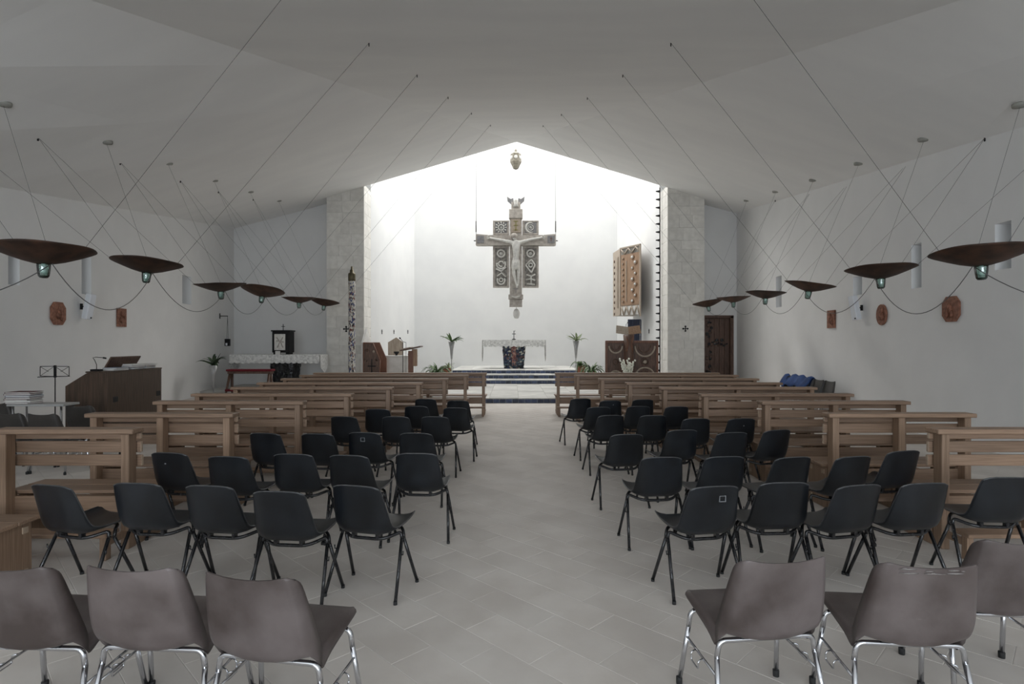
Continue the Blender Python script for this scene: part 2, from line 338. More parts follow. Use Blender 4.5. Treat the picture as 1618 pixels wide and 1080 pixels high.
def wall_holes(name, A, B, zt, th, holes, m, label, extra=[]):          # inner face from A to B (plan), holes (u0,u1,z0,z1), thickness outward
    A = Vector((A[0], A[1], 0)); B = Vector((B[0], B[1], 0)); L = (B-A).length; d = (B-A)/L
    n = Vector((d.y, -d.x, 0))*th                             # outward
    us = sorted(set([0, L]+extra+[h[0] for h in holes]+[h[1] for h in holes])); zs = sorted(set([0]+[h[2] for h in holes]+[h[3] for h in holes]))
    mb = MB()
    P = lambda u, k, o: A+d*u+Vector((0, 0, zs[k] if k < len(zs) else zt(u)))+n*o
    for a, b in zip(us, us[1:]):
        for k in range(len(zs)):
            zm0 = zs[k]; zm1 = zs[k+1] if k+1 < len(zs) else 99
            if any(h[0] <= a+1e-6 and h[1] >= b-1e-6 and h[2] <= zm0+1e-6 and h[3] >= zm1-1e-6 for h in holes): continue
            for o in (0, 1): mb.add([P(a, k, o), P(b, k, o), P(b, k+1, o), P(a, k+1, o)], [(0, 1, 2, 3)])
        mb.add([P(a, len(zs), 0), P(b, len(zs), 0), P(b, len(zs), 1), P(a, len(zs), 1)], [(0, 1, 2, 3)])
    for (u0, u1, z0, z1) in holes:
        q = [A+d*u0+Vector((0, 0, z0)), A+d*u1+Vector((0, 0, z0)), A+d*u1+Vector((0, 0, z1)), A+d*u0+Vector((0, 0, z1))]
        for i in range(4): mb.add([q[i], q[(i+1) % 4], q[(i+1) % 4]+n, q[i]+n], [(0, 1, 2, 3)])
    for u in (0, L): mb.add([P(u, 0, 0), P(u, 0, 1), P(u, len(zs), 1), P(u, len(zs), 0)], [(0, 1, 2, 3)])
    o = mb.build(name, m, fix=False); tag(o, label, None, None, 'structure'); return o, A, d, n
def YL(px): return -7.272/((px-809)/FPX+0.13)
def YR(px): return 6.626/((px-809)/FPX-0.068)
# slit windows; pixel ranges are where the lit far jamb of each slit shows on the wall
LA = (xl(YREAR), YREAR); LB = (xl(YB+.1), YB+.1)
RA = (xr(YB+.1), YB+.1); RB = (xr(YREAR), YREAR)
def hole_l(p0, p1, y0, y1):
    Ya, Yb = YL(p0), YL(p1); Ym = (Ya+Yb)/2; k = math.hypot(1, 0.13)
    return ((Ya-YREAR)*k, (Yb-YREAR)*k, at(0, y1, Ym).z, at(0, y0, Ym).z)
def hole_r(p0, p1, y0, y1):
    Ya, Yb = YR(p0), YR(p1); Ym = (Ya+Yb)/2; k = math.hypot(1, 0.068)
    return ((YB+.1-Ya)*k, (YB+.1-Yb)*k, at(0, y1, Ym).z, at(0, y0, Ym).z)
hl = [hole_l(13, 31, 404, 450), hole_l(129, 144, 404, 465), hole_l(288, 302, 436, 480)]
hr = [hole_r(1226, 1235, 436, 485), hole_r(1348, 1362, 436, 466), hole_r(1440, 1456, 385, 455), hole_r(1572, 1598, 351, 425)]
ll = math.hypot(LB[0]-LA[0], LB[1]-LA[1]); lr = math.hypot(RB[0]-RA[0], RB[1]-RA[1])
# outward of left wall is -x: going A(front)->B(back) is +y, n = (d.y,-d.x) = +x, so run it back to front
def flip(hs, L): return [(L-h[1], L-h[0], h[2], h[3]) for h in hs]
wl, A_, d_, n_ = wall_holes('wall_left', LB, LA, lambda u: zl(YB+.1-(YB+.1-YREAR)*u/ll)+0.05, 0.32, flip(hl, ll), M['plaster'], 'white plastered side wall behind the organ with slit windows', [ll*(YB+.1-YV)/(YB+.1-YREAR)])
wins = [(A_, d_, n_, h) for h in flip(hl, ll)]
wr, A_, d_, n_ = wall_holes('wall_right', (RB[0], RB[1]), (RA[0], RA[1]), lambda u: zr(YREAR+(YB+.1-YREAR)*u/lr)+0.05, 0.32, flip(hr, lr), M['plaster'], 'white plastered side wall on the carved door side with slit windows', [lr*(YV-YREAR)/(YB+.1-YREAR)])
wins += [(A_, d_, n_, h) for h in flip(hr, lr)]
for i, (A0, d0, n0, (u0, u1, z0, z1)) in enumerate(wins):
    mb = MB(); q = A0+n0*0.9
    mb.add([q+d0*u0+Vector((0, 0, z0)), q+d0*u1+Vector((0, 0, z0)), q+d0*u1+Vector((0, 0, z1)), q+d0*u0+Vector((0, 0, z1))] +
           [q+n0*0.03+d0*u0+Vector((0, 0, z0)), q+n0*0.03+d0*u1+Vector((0, 0, z0)), q+n0*0.03+d0*u1+Vector((0, 0, z1)), q+n0*0.03+d0*u0+Vector((0, 0, z1))],
           [(0, 1, 2, 3), (4, 5, 6, 7), (0, 1, 5, 4), (1, 2, 6, 5), (2, 3, 7, 6), (3, 0, 4, 7)])
    tag(mb.build('window_%d' % (i+1), M['clear']), None, None, None, 'structure')
# back walls beside the piers, rear wall with unseen glazing added for fill light
PLX0, PLX1 = -6.35, -5.07; PRX0, PRX1 = 5.33, 6.59
DX0, DX1, DZ = 6.80, 7.88, 2.58
def wall_box(name, x0, x1, y0, y1, z0, z1, m=None, label=None):
    o = MB().box((x0, y0, z0), (x1, y1, z1)).build(name, m or M['plaster']); return tag(o, label, None, None, 'structure')
mb = MB(); xa = xl(YB)-.3
mb.prism([(xa, 0), (PLX0+.05, 0), (PLX0+.05, ceil_z(PLX0, YC)+.2), (xa, zl(YB)+.1)], lambda u, v, d: Vector((u, d, v)), YB, YB+.3)
tag(mb.build('wall_back_1', M['plaster']), 'white back wall behind the lace-covered side altar', None, None, 'structure')
mb = MB(); xb = xr(YB)+.3; za = ceil_z(PRX1, YC)+.2; zb = zr(YB)+.1
mb.prism([(PRX1-.05, 0), (DX0, 0), (DX0, DZ), (DX1, DZ), (DX1, 0), (xb, 0), (xb, zb), (PRX1-.05, za)], lambda u, v, d: Vector((u, d, v)), YB, YB+.3)
tag(mb.build('wall_back_2', M['plaster']), 'white back wall around the carved door', None, None, 'structure')
mb = MB(); x0, x1 = xl(YREAR)-.4, xr(YREAR)+.4; GX = 4.9; GZ = 4.3
P2 = lambda u, v, d: Vector((u, d, v))
mb.prism([(x0, 0), (-GX, 0), (-GX, GZ), (0, GZ), (0, zc(YREAR)+.3), (x0, zl(YREAR)+.3)], P2, YREAR-.3, YREAR)
mb.prism([(GX, 0), (x1, 0), (x1, zr(YREAR)+.3), (0, zc(YREAR)+.3), (0, GZ), (GX, GZ)], P2, YREAR-.3, YREAR)
tag(mb.build('wall_rear', M['plaster']), 'unseen rear wall with wide glazed opening added for fill light', None, None, 'structure')
mb = MB().box((-GX, YREAR-.18, 0), (GX, YREAR-.165, GZ)); gl = tag(mb.build('window_8', M['clear']), 'unseen glazed screen added for fill light', None, None, 'structure')
for k in range(5):
    x = -GX+0.03+k*(2*GX-0.06)/4
    MB().cbox((x-.03, YREAR-.21, 0), (x+.03, YREAR-.14, GZ)).build('window_added_frame', M['iron'], gl)

# stone piers: mortar core + individual blocks on the faces one sees
def pier(name, x0, x1, y0, y1, inner, label):
    mb = MB(); t = 0.022
    z0 = ceil_z(x0, YC)+.1; z1 = ceil_z(x1, YC)+.1
    mb.prism([(x0+t, 0), (x1-t, 0), (x1-t, z1), (x0+t, z0)], P2, y0+t, y1)
    o = tag(mb.build(name, M['mortar']), label, None, None, 'structure')
    rnd = random.Random(5 if inner > 0 else 8)
    z = 0.0; row = 0
    while z < 8:
        h = rnd.choice([0.30, 0.34, 0.40, 0.44])
        splits = [x0] + ([x0+(x1-x0)*rnd.uniform(0.28, 0.72)] if row % 3 else [x0+(x1-x0)*rnd.uniform(.2, .4), x0+(x1-x0)*rnd.uniform(.6, .8)]) + [x1]
        g = 0.0025
        for a, b in zip(splits, splits[1:]):
            ta, tb = ceil_z(a, YC)-0.0, ceil_z(b, YC)-0.0
            hz0, hz1 = min(z+h-g, ta+.05), min(z+h-g, tb+.05)
            if max(hz0, hz1) < z+0.05: continue
            e = rnd.uniform(0, 0.004)
            bb = MB(); bb.prism([(a+g, z+g), (b-g, z+g), (b-g, max(hz1, z+g+.01)), (a+g, max(hz0, z+g+.01))], P2, y0+e, y0+t+.01)
            bb.build('stone_block', M['stone'], o)
        xi = x1 if inner > 0 else x0; sg = -1 if inner > 0 else 1
        ti = min(z+h-g, ceil_z(xi, YC)+.05)
        if ti > z+.05:
            ym = y0+(y1-y0)*(rnd.uniform(.35, .65))
            for a, b in ((y0+t+.012, ym), (ym, y1)):
                MB().cbox((min(xi, xi+sg*(t+.01)), a+g, z+g), (max(xi, xi+sg*(t+.01)), b-g, ti), 0.003).build('stone_block', M['stone'], o)
        z += h; row += 1
    return o
pier('wall_pier_1', PLX0, PLX1, YC, YC+.95, 1, 'limestone block pier beside the lace-covered side altar')
pier('wall_pier_2', PRX0, PRX1, YC, YC+1.1, -1, 'limestone block pier beside the carved door')

# sanctuary: white walls around a roof light
YA = 26.3; AXL, AXR = -4.50, 4.85; ZA = 14.2
def quadwall(name, a, b, c, d, label, z0=0, z1=ZA):
    mb = MB(); mb.prism([a, b, c, d], lambda u, v, dd: Vector((u, v, dd)), z0, z1)
    return tag(mb.build(name, M['apse']), label, None, None, 'structure')
quadwall('wall_sanctuary_1', (PLX1-.0, YC+.95), (AXL, YA), (AXL-.35, YA), (PLX1-.35, YC+.95), 'white sanctuary side wall beside the carved throne')
quadwall('wall_sanctuary_2', (PRX0, YC+1.1), (AXR, YA), (AXR+.35, YA), (PRX0+.35, YC+1.1), 'white sanctuary side wall beside the hanging tabernacle')
quadwall('wall_sanctuary_3', (AXL-.35, YA), (AXR+.35, YA), (AXR+.35, YA+.3), (AXL-.35, YA+.3), 'white sanctuary end wall behind the altar')
mb = MB()                                                     # upstand above the nave ceiling edge
mb.add([(PLX1-.4, YC+.02, 7.0), (CX, YC+.02, 8.55), (PRX0+.4, YC+.02, 7.0), (PRX0+.4, YC+.02, ZA), (PLX1-.4, YC+.02, ZA)], [(0, 1, 2, 3, 4)])
b0 = len(mb.v); mb.add([v-Vector((0, .25, 0)) for v in mb.v[:5]], [(0, 1, 2, 3, 4)])
for i in range(5): mb.f.append((i, (i+1) % 5, b0+(i+1) % 5, b0+i)); mb.sm.append(False)
mb2 = MB()
for sgn in (-1, 1):
    x0_, x1_ = (PLX1-.4, PLX1) if sgn < 0 else (PRX0, PRX0+.4)
    mb2.box((x0_, YC-.1, 7.4), (x1_, YC+1.15, ZA))
mb.v = [v+Vector((0, 0, .3)) if v.z < 9 else v for v in mb.v]
o = mb.build('wall_upstand', M['apse']); tag(o, None, None, None, 'structure')
o = mb2.build('wall_upstand_return', M['apse']); tag(o, None, None, None, 'structure')

# sanctuary platforms: stone slabs on top, navy tile risers
def platform(name, x0, x1, y0, y1, zb, zt, label, nx, ny, riser_w, sides=True):
    o = tag(MB().box((x0+.012, y0+.012, zb), (x1-.012, y1, zt-.02)).build(name, M['mortar']), label, None, None, 'structure')
    dx = (x1-x0)/nx; dy = (y1-y0)/ny
    sm = MB(); sm.cbox((-dx/2+.002, -dy/2+.002, -.03), (dx/2-.002, dy/2-.002, 0), 0.003); sme = sm.mesh('slab', M['slab'])
    for i in range(nx):
        for j in range(ny):
            inst(sme, 'slab', o, (x0+dx*(i+.5), y0+dy*(j+.5), zt-random.uniform(0, .003)))
    n = max(1, round((x1-x0)/riser_w)); rw = (x1-x0)/n
    rm = MB(); rm.cbox((-rw/2+.004, -.02, zb-zt+.004), (rw/2-.004, 0.0, -.034), 0.004); rme = rm.mesh('riser_tile', M['navy'])
    for i in range(n): inst(rme, 'riser_tile', o, (x0+rw*(i+.5), y0+.012+random.uniform(-.004, .002), zt))
    if sides:
        n = max(1, round((y1-y0)/riser_w)); rw = (y1-y0)/n
        for sx, xx in ((-1, x0+.012), (1, x1-.012)):
            rm = MB(); rm.cbox((-.01, -rw/2+.004, zb-zt+.004), (.01, rw/2-.004, -.034), 0.004); rme = rm.mesh('riser_tile', M['navy'])
            for i in range(n): inst(rme, 'riser_tile', o, (xx, y0+rw*(i+.5), zt))
    return o
Z1, Z2, Z3, Z4 = 0.138, 0.278, 0.418, 0.558
platform('trim_1', CX-4.75, CX+4.8, 15.4, 20.6, 0, Z1, 'broad lower sanctuary step with mottled navy tile edge', 12, 9, 0.17)
MB().box((-5.0, 20.6, 0), (5.3, YA, Z1)).build('trim_2', M['slab'])['kind'] = 'structure'
platform('trim_3', CX-3.0, CX+3.0, 20.62, YA, Z1, Z2, 'first navy tiled step to the altar', 8, 6, 0.19)
platform('trim_4', CX-2.75, CX+2.75, 21.45, YA, Z2, Z3, 'second navy tiled step to the altar', 8, 5, 0.19)
platform('trim_5', CX-2.50, CX+2.50, 22.35, YA, Z3, Z4, 'top platform of the altar with navy tiled edge', 7, 5, 0.19)

# ------------------------------------------------------------------ pews
SIDE = {-1: 'organ side', 1: 'carved-door side'}
def make_pew(name, xa, xo, Y, side, label):                   # xa aisle end, xo outer end
    x0, x1 = (xo, xa) if side < 0 else (xa, xo)
    cxp = (x0+x1)/2; L = x1-x0; h = L/2
    root = empty(name, (cxp, Y, 0)); tag(root, label, 'pew', 'slatted oak pews on the ' + SIDE[side])
    j = random.uniform(-0.006, 0.006)
    MB().cbox((-h, -.085, .917), (h, .065, .956), .006).build('cap_rail', M['oak'], root)
    for z0, z1, yy in ((.862, .913, .032), (.752, .842, .040), (.640, .730, .048)):
        o = MB().cbox((-h+.015, yy, z0), (h-.015, yy+.026, z1), .004).build('slat', M['oak'], root)
        xx = -side*(h-.015)                                   # sawn end at the aisle
        MB().box((min(xx, xx-side*.0025), yy+.002, z0+.004), (max(xx, xx-side*.0025), yy+.024, z1-.004)).build('end_grain', M['endgrain'], o)
    nm = 0 if L < 1.25 else (1 if L < 2.55 else 2)
    xs = [-h+.075+(L-.15)*k/(nm+1) for k in range(nm+2)]
    pm = MB().cbox((-.032, -.065, 0), (.032, .030, .917), .004).mesh('post', M['oakv'])
    for x in xs: inst(pm, 'post', root, (x, 0, 0))
    MB().cbox((-h+.05, .02, .25), (h-.05, .05, .400), .004).build('apron', M['oak'], root)
    for ya, yb in ((.055, .245), (.252, .440)):
        MB().cbox((-h+.01, ya, .412), (h-.01, yb, .440), .005).build('seat_plank', M['oak'], root)
    sp = MB().cbox((-.03, .055, 0), (.03, .40, .411), .004).mesh('seat_support', M['oakv'])
    tnm = MB().box((-.038, -.022, -.022), (.038, .022, .022)).mesh('tenon', M['endgrain'])
    for x in xs:
        s = inst(sp, 'seat_support', root, (x, 0, 0))
        for yy, zz in ((.11, .36), (.34, .36), (.34, .07)): inst(tnm, 'tenon', s, (0, yy, zz))
    MB().cbox((-h+.02, -.36, .185), (h-.02, -.20, .215), .005).build('kneeler_board', M['oak'], root)
    km = MB(); km.cbox((-.025, -.31, 0), (.025, -.25, .185), .004); km.cbox((-.018, -.28, .10), (.018, -.06, .15), .003)
    kme = km.mesh('kneeler_leg', M['oakv'])
    for x in xs: inst(kme, 'kneeler_leg', root, (x, 0, 0))
    return root
PY = [3.57, 4.60, 5.59, 6.73, 7.70, 8.80, 9.79, 10.90, 12.02, 12.90]
LA_ = [-3.30, -3.01, -2.70, -2.44, -2.15, -1.83, -1.53, -1.22, -0.91, -0.57]
LO_ = [-4.30, -4.14, -4.14, -4.20, -4.30, -4.32, -4.36, -4.40, -4.46, -4.48]
RA_ = [0, 3.38, 3.07, 2.92, 2.53, 2.28, 1.95, 1.65, 1.31, 0.97]
RO_ = [0, 4.50, 4.50, 4.66, 4.58, 4.68, 4.62, 4.70, 4.76, 4.68]
for k in range(10):
    far = 10-k
    what = {1: 'the pew at the sanctuary step', 9: 'shortest whole pew, behind the black chairs', 10: 'pew at the picture edge with only its aisle end showing'}.get(far, ORD[far]+' pew back from the sanctuary step')
    make_pew('pew', LA_[k], LO_[k], PY[k], -1, 'slatted oak pew, organ side, '+what)
    if k: make_pew('pew', RA_[k], RO_[k], PY[k], 1, 'slatted oak pew, carved-door side, '+what.replace('shortest whole pew, ', 'cut by the picture edge, '))

# ------------------------------------------------------------------ plastic chairs
def shell_mesh(name, m, prof, t, wing, top_round):
    # prof: (y, z, halfwidth); edge curl 'wing' list: (dy, dz) offset of the side edges
    rows = []; V = [-1, -.94, -.8, -.55, -.28, 0, .28, .55, .8, .94, 1]
    for i, ((y, z, hw), (wy, wz)) in enumerate(zip(prof, wing)):
        row = []
        for v in V:
            e = max(0.0, (abs(v)-0.45)/0.55)**2.2
            b = v*v
            row.append(Vector((hw*v, y+wy*e, z+wz*e - top_round*(max(0.0, (z-.69)/.056)**2)*abs(v)**5)))
        rows.append(row)
    return thick_sheet(name, rows, m, t)
def thick_sheet(name, rows, m, t):                            # closed sheet: second layer set off along the vertex normals
    n, k = len(rows), len(rows[0]); off = []
    for i in range(n):
        r = []
        for j in range(k):
            ii = min(max(i, 1), n-2); jj = min(max(j, 1), k-2)
            a = rows[ii+1][j]-rows[ii-1][j]; b = rows[i][jj+1]-rows[i][jj-1]
            r.append(rows[i][j]-a.cross(b).normalized()*t)
        off.append(r)
    mb = MB(); mb.grid(rows); mb.grid(off)
    N = n*k
    ring = [(0, j) for j in range(k)]+[(i, k-1) for i in range(1, n)]+[(n-1, j) for j in range(k-2, -1, -1)]+[(i, 0) for i in range(n-2, 0, -1)]
    for p, q in zip(ring, ring[1:]+ring[:1]):
        a = p[0]*k+p[1]; b = q[0]*k+q[1]; mb.f.append((a, b, N+b, N+a)); mb.sm.append(False)
    return mb.mesh(name, m)
def smooth_prof(p, n):
    out = []
    for i in range(len(p)-1):
        a = p[max(0, i-1)]; b = p[i]; c = p[i+1]; d = p[min(len(p)-1, i+2)]
        for k in range(n):
            t = k/n
            out.append(tuple(0.5*((2*b[q])+(-a[q]+c[q])*t+(2*a[q]-5*b[q]+4*c[q]-d[q])*t*t+(-a[q]+3*b[q]-3*c[q]+d[q])*t**3) for q in range(len(b))))
    out.append(p[-1]); return out
# y, z, halfwidth, wing y, wing z
BP = [(.245, .415, .165, 0, .030), (.225, .432, .190, 0, .028), (.10, .425, .205, 0, .022), (-.05, .412, .208, .0, .030), (-.14, .412, .204, .03, .040), (-.190, .445, .197, .055, .018),
      (-.212, .50, .192, .050, .0), (-.235, .60, .180, .035, 0), (-.258, .70, .166, .022, 0), (-.266, .735, .160, .018, 0), (-.268, .746, .157, .016, 0)]
BPs = smooth_prof(BP, 3)
black_shell = shell_mesh('seat_shell', M['black'], [p[:3] for p in BPs], .006, [p[3:] for p in BPs], .02)
def arc_pts(pts, r=0.03, n=4):                                # round the corners of a polyline
    pts = [Vector(p) for p in pts]; out = [pts[0]]
    for a, b, c in zip(pts, pts[1:], pts[2:]):
        u = (a-b).normalized(); v = (c-b).normalized(); rr = min(r, (a-b).length*.45, (c-b).length*.45)
        for k in range(n+1):
            t = k/n; p0 = b+u*rr; p1 = b+v*rr
            out.append(p0*(1-t)**2+b*2*t*(1-t)+p1*t*t)
    out.append(pts[-1]); return out
M['rim'] = mat('black rim highlight', (0.03, 0.031, 0.034, 1), (0.07, 0.07, 0.072, 1), 0.28, scale=30)  # paler and glossier than the shell, edge highlights put into the colour
def proto_black():
    root = empty('stacking_chair')
    sh = bpy.data.objects.new('seat_shell', black_shell); COL.objects.link(sh); sh.parent = root
    edge = []                                                 # rolled rim around the back and the seat sides, added to carry edge highlights
    P = BPs[3:]
    side_pts = lambda sg: [Vector((sg*hw, y+wy, z+wz-(.02*(max(0.0, (z-.69)/.056)**2)))) for y, z, hw, wy, wz in P]
    top = [Vector((hw*v, y+wy*max(0.0, (abs(v)-.45)/.55)**2.2, z-.02*abs(v)**5)) for (y, z, hw, wy, wz) in BPs[-1:] for v in (-.94, -.8, -.55, -.28, 0, .28, .55, .8, .94)]
    edge = side_pts(-1)+top+side_pts(1)[::-1]
    rim = MB().tube(edge, .0048, 6).build('rim', M['rim'], sh)
    mb = MB(); mb.tube(arc_pts([(-.219, -.045, .355), (-.208, -.035, .400), (-.12, -.125, .372), (.12, -.125, .372), (.208, -.035, .400), (.219, -.045, .355)], .06, 5), .011, 8)
    mb.build('rear_crossbar', M['blacktube'], root)
    for x in (-.085, .085): MB().cbox((x-.012, -.137, .372), (x+.012, -.10, .408), .003).build('shell_bracket', M['blacktube'], root)
    mb = MB(); mb.tube(arc_pts([(-.213, .0, .345), (-.198, .02, .396), (-.12, .11, .400), (.12, .11, .400), (.198, .02, .396), (.213, .0, .345)], .05, 5), .011, 8)
    mb.build('front_crossbar', M['blacktube'], root)
    for sx in (-1, 1):
        for p, q in (((.2185, -.047, .358), (.248, -.205, .012)), ((.2125, -.001, .348), (.242, .145, .012))):
            l = MB().tube([(sx*p[0], p[1], p[2]), (sx*q[0], q[1], q[2])], .0115, 8).build('leg', M['blacktube'], root)
            MB().lathe([(.013, 0), (.013, .02)], 8, (sx*q[0], q[1], 0)).build('foot_cap', M['rubber'], l)
        MB().tube([(sx*.226, -.085, .27), (sx*.246, -.09, .272), (sx*.248, -.09, .295)], .005, 6).build('row_hook', M['blacktube'], root)
    return root
# brown: flat back, folded side flanges, chromed frame
BR = [(.235, .425, .175, 0, -.012), (.222, .438, .205, 0, -.020), (.10, .430, .212, 0, -.030), (-.03, .418, .214, .0, -.045), (-.11, .412, .212, .02, -.07), (-.165, .430, .208, .060, -.075),
      (-.195, .475, .208, .085, -.045), (-.212, .53, .206, .070, -.015), (-.232, .62, .198, .052, 0), (-.255, .72, .184, .042, 0), (-.262, .758, .177, .024, -.006), (-.264, .768, .170, .010, -.010)]
def brown_shell_mesh(m):
    P = smooth_prof(BR, 3); rows = []
    for y, z, hw, wy, wz in P:
        row = [Vector((-hw-.006, y+wy, z+wz)), Vector((-hw-.004, y+wy*.5, z+wz*.5)), Vector((-hw+.006, y, z)), Vector((-hw*.9, y-.006, z))]
        bel = max(0.0, 1-abs(z-.44)/.075) if y < -.08 else 0.0    # rounded belly where the back meets the seat
        dip = max(0.0, (z-.68)/.088)
        row += [Vector((hw*v, y-(.010+.012*bel)*(1-v*v), z-(.016*dip+.034*bel)*(1-v*v))) for v in (-.6, -.3, 0, .3, .6)]
        row += [Vector((hw*.9, y-.006, z)), Vector((hw-.006, y, z)), Vector((hw+.004, y+wy*.5, z+wz*.5)), Vector((hw+.006, y+wy, z+wz))]
        rows.append(row)
    return thick_sheet('seat_shell', rows, m, .007)
def proto_brown(name, m, tube):
    root = empty(name)
    sh = bpy.data.objects.new('seat_shell', brown_shell_mesh(m)); COL.objects.link(sh); sh.parent = root
    R = .0115
    for yy, yf, nm in ((-.13, -.20, 'rear_crossbar'), (.15, .20, 'front_crossbar')):
        MB().tube(arc_pts([(-.225, yy, .30), (-.215, yy, .375), (.215, yy, .375), (.225, yy, .30)], .07, 6), R, 8).build(nm, tube, root)
        for sx in (-1, 1):
            mb = MB(); mb.tube([(sx*.2245, yy, .302), (sx*.25, yf, .012)], R, 8); l = mb.build('leg', tube, root)
            MB().lathe([(.015, 0), (.016, .03), (.013, .034)], 8, (sx*.25, yf, 0)).build('rubber_foot', M['rubber'], l)
    for x in (-.09, .09):
        MB().tube([(x, -.14, .383), (x, .16, .383)], .008, 6).build('seat_rail', tube, root)
    for x in (-.10, .10):
        MB().cbox((x-.02, -.15, .383), (x+.02, -.11, .402), .003).build('clip', M['rubber'], root)
    for sx in (-1, 1):
        s = MB().tube([(sx*.232, -.15, .23), (sx*.232, .165, .25)], .006, 6).build('side_stretcher', tube, root)
        MB().tube(arc_pts([(sx*.236, -.02, .24), (sx*.262, -.03, .235), (sx*.262, -.03, .20), (sx*.262, .04, .205), (sx*.262, .04, .24), (sx*.236, .05, .243)], .01, 3), .0035, 5).build('linking_hook', tube, s)
    return root
def put_chair(proto, used, x0, x1, y, yaw, hz, label, group, cat='chair', back=.262):
    xc = (x0+x1)/2; Y = (EYE-hz)*FPX/(y-540); X = (xc-809)*Y/FPX
    a = math.radians(yaw)                                     # positive turns the chair toward +x
    o = proto if not used else copy_tree(proto)
    o.location = (X+math.sin(a)*back, Y+math.cos(a)*back, 0); o.rotation_euler = (0, 0, -a)
    tag(o, label, cat, group); used.append(1); return o
rowsL = [[(525, 597, 767, 14), (401, 476, 776, 6), (291, 367, 767, 7), (176, 253, 763, 5), (44, 112, 766, 14)],
         [(627, 690, 716, 3), (519, 581, 719, 9), (430, 494, 717, 5), (323, 394, 721, 5), (237, 294, 715, 9)],
         [(631, 683, 684, 6), (550, 599, 683, 9), (476, 525, 685, 6), (393, 442, 684, 9)],
         [(666, 708, 658, 5), (604, 646, 658, 4), (522, 563, 658, 8)],
         [(700, 739, 644, 4), (639, 676, 641.5, 5), (576, 616, 646, 4)],
         [(707, 740, 632.6, 4), (655, 689, 630, 5)]]
rowsR = [[(1096, 1165, 768, -9), (1206, 1276, 762, -3), (1326, 1394, 766, -12), (1424, 1504, 763, -6), (1551, 1640, 754, 4)],
         [(1018, 1075, 722, -4), (1117, 1176, 721, -7), (1226, 1283, 722, -13), (1324, 1377, 721, -13), (1402, 1458, 712, -13)],
         [(966, 1016, 686, -7), (1056, 1102, 679, -10), (1135, 1181, 683, -9), (1210, 1249, 679, -16)],
         [(947, 984, 656, -9), (1012, 1053, 656, -4), (1080, 1122, 661, -5), (1153, 1193, 661, -6)],
         [(929, 964, 643, -9), (992, 1027, 641.6, -6), (1052, 1088, 642, -5)],
         [(903, 933, 629.5, -10), (948, 982, 632.6, -5), (1001, 1032, 631, -6)]]
pb = proto_black(); used = []
marked = {}
for side, rows in ((-1, rowsL), (1, rowsR)):
    for r, row in enumerate(rows):
        for i, (x0, x1, y, yaw) in enumerate(row):
            rn = {0: 'black row nearest the brown chairs', 5: 'black row nearest the altar'}.get(r, ORD[r+1]+' black row from the brown chairs')
            pos = 'at the aisle' if i == 0 else ORD[i+1]+' from the aisle'
            o = put_chair(pb, used, x0, x1, y, yaw, .746, 'black plastic chair, %s, %s, %s' % (SIDE[side], rn, pos), 'black plastic chairs in rows')
            marked[(side, r, i)] = o
def back_mark(o, x, z, kind):                                 # scratches on the rear face of a chair back
    y = -.2695+(.745-z)*.24-.004
    mb = MB()
    if kind == 'square':
        for a, b in (((-.022, -.02), (.022, -.016)), ((-.022, .016), (.022, .02)), ((-.022, -.016), (-.018, .016)), ((.018, -.016), (.022, .016))):
            mb.box((x+a[0], y-.0062, z+a[1]), (x+b[0], y+.004, z+b[1]))
    else: mb.lathe([(.006, -.004), (.006, .004)], 10, (0, 0, 0), M=Matrix.Translation((x, y-.004, z)) @ Matrix.Rotation(PI/2, 4, 'X'))
    mb.build('scratch_mark', M['scratch'], o)
back_mark(marked[(1, 0, 0)], .05, .665, 'square')
back_mark(marked[(-1, 2, 1)], -.01, .675, 'square')
back_mark(marked[(1, 3, 3)], .02, .66, 'dot'); back_mark(marked[(1, 5, 1)], .04, .68, 'dot'); back_mark(marked[(-1, 1, 4)], -.03, .655, 'dot')
pbr = proto_brown('stacking_chair', M['brown'], M['chrome']); used = []
for x0, x1, y, yaw, lab in [(330, 454, 907, 10, 'brown plastic chair with chromed legs, aisle end of the nearest row, organ side'),
                            (143, 268, 894, 4, 'brown plastic chair with chromed legs, middle one on the organ side'),
                            (-60, 72, 893, 3, 'brown plastic chair with chromed legs, cut by the picture edge, organ side'),
                            (1175, 1304, 881, -7, 'purplish brown plastic chair with chromed legs, aisle end, carved-door side'),
                            (1396, 1543, 889, 4, 'brown plastic chair with pale scuffs along its top edge, carved-door side'),
                            (1556, 1680, 853, 4, 'brown plastic chair behind the scuffed one, cut by the picture edge')]:
    o = put_chair(pbr, used, x0, x1, y, yaw, .768, lab, 'brown plastic chairs in the nearest row', back=.262)
    if 'scuffs' in lab: scuffed = o
rr = random.Random(21)
for k in range(16):                                           # worn patches along the top of the scuffed chair's back
    x = rr.uniform(-.155, .155); z = rr.uniform(.728, .752) if k < 12 else rr.uniform(.48, .60); v = x/.18
    wx, wz = (rr.uniform(.008, .035), rr.uniform(.0012, .0045)) if k < 12 else (rr.uniform(.01, .03), rr.uniform(.0006, .0012))
    yy = -.232-(z-.62)*.23-.010*(1-v*v)-.0072-(.0042*(1-v*v) if z > .7 else 0)
    mb = MB().lathe([(0, -.0012), (1, 0), (0, .0012)], 9)
    for q in mb.v: q.x, q.y, q.z = x+q.x*wx, yy+q.z*.8, z+q.y*wz+.2*q.x*wz
    mb.build('scuff_mark', M['scuffpale'], scuffed)

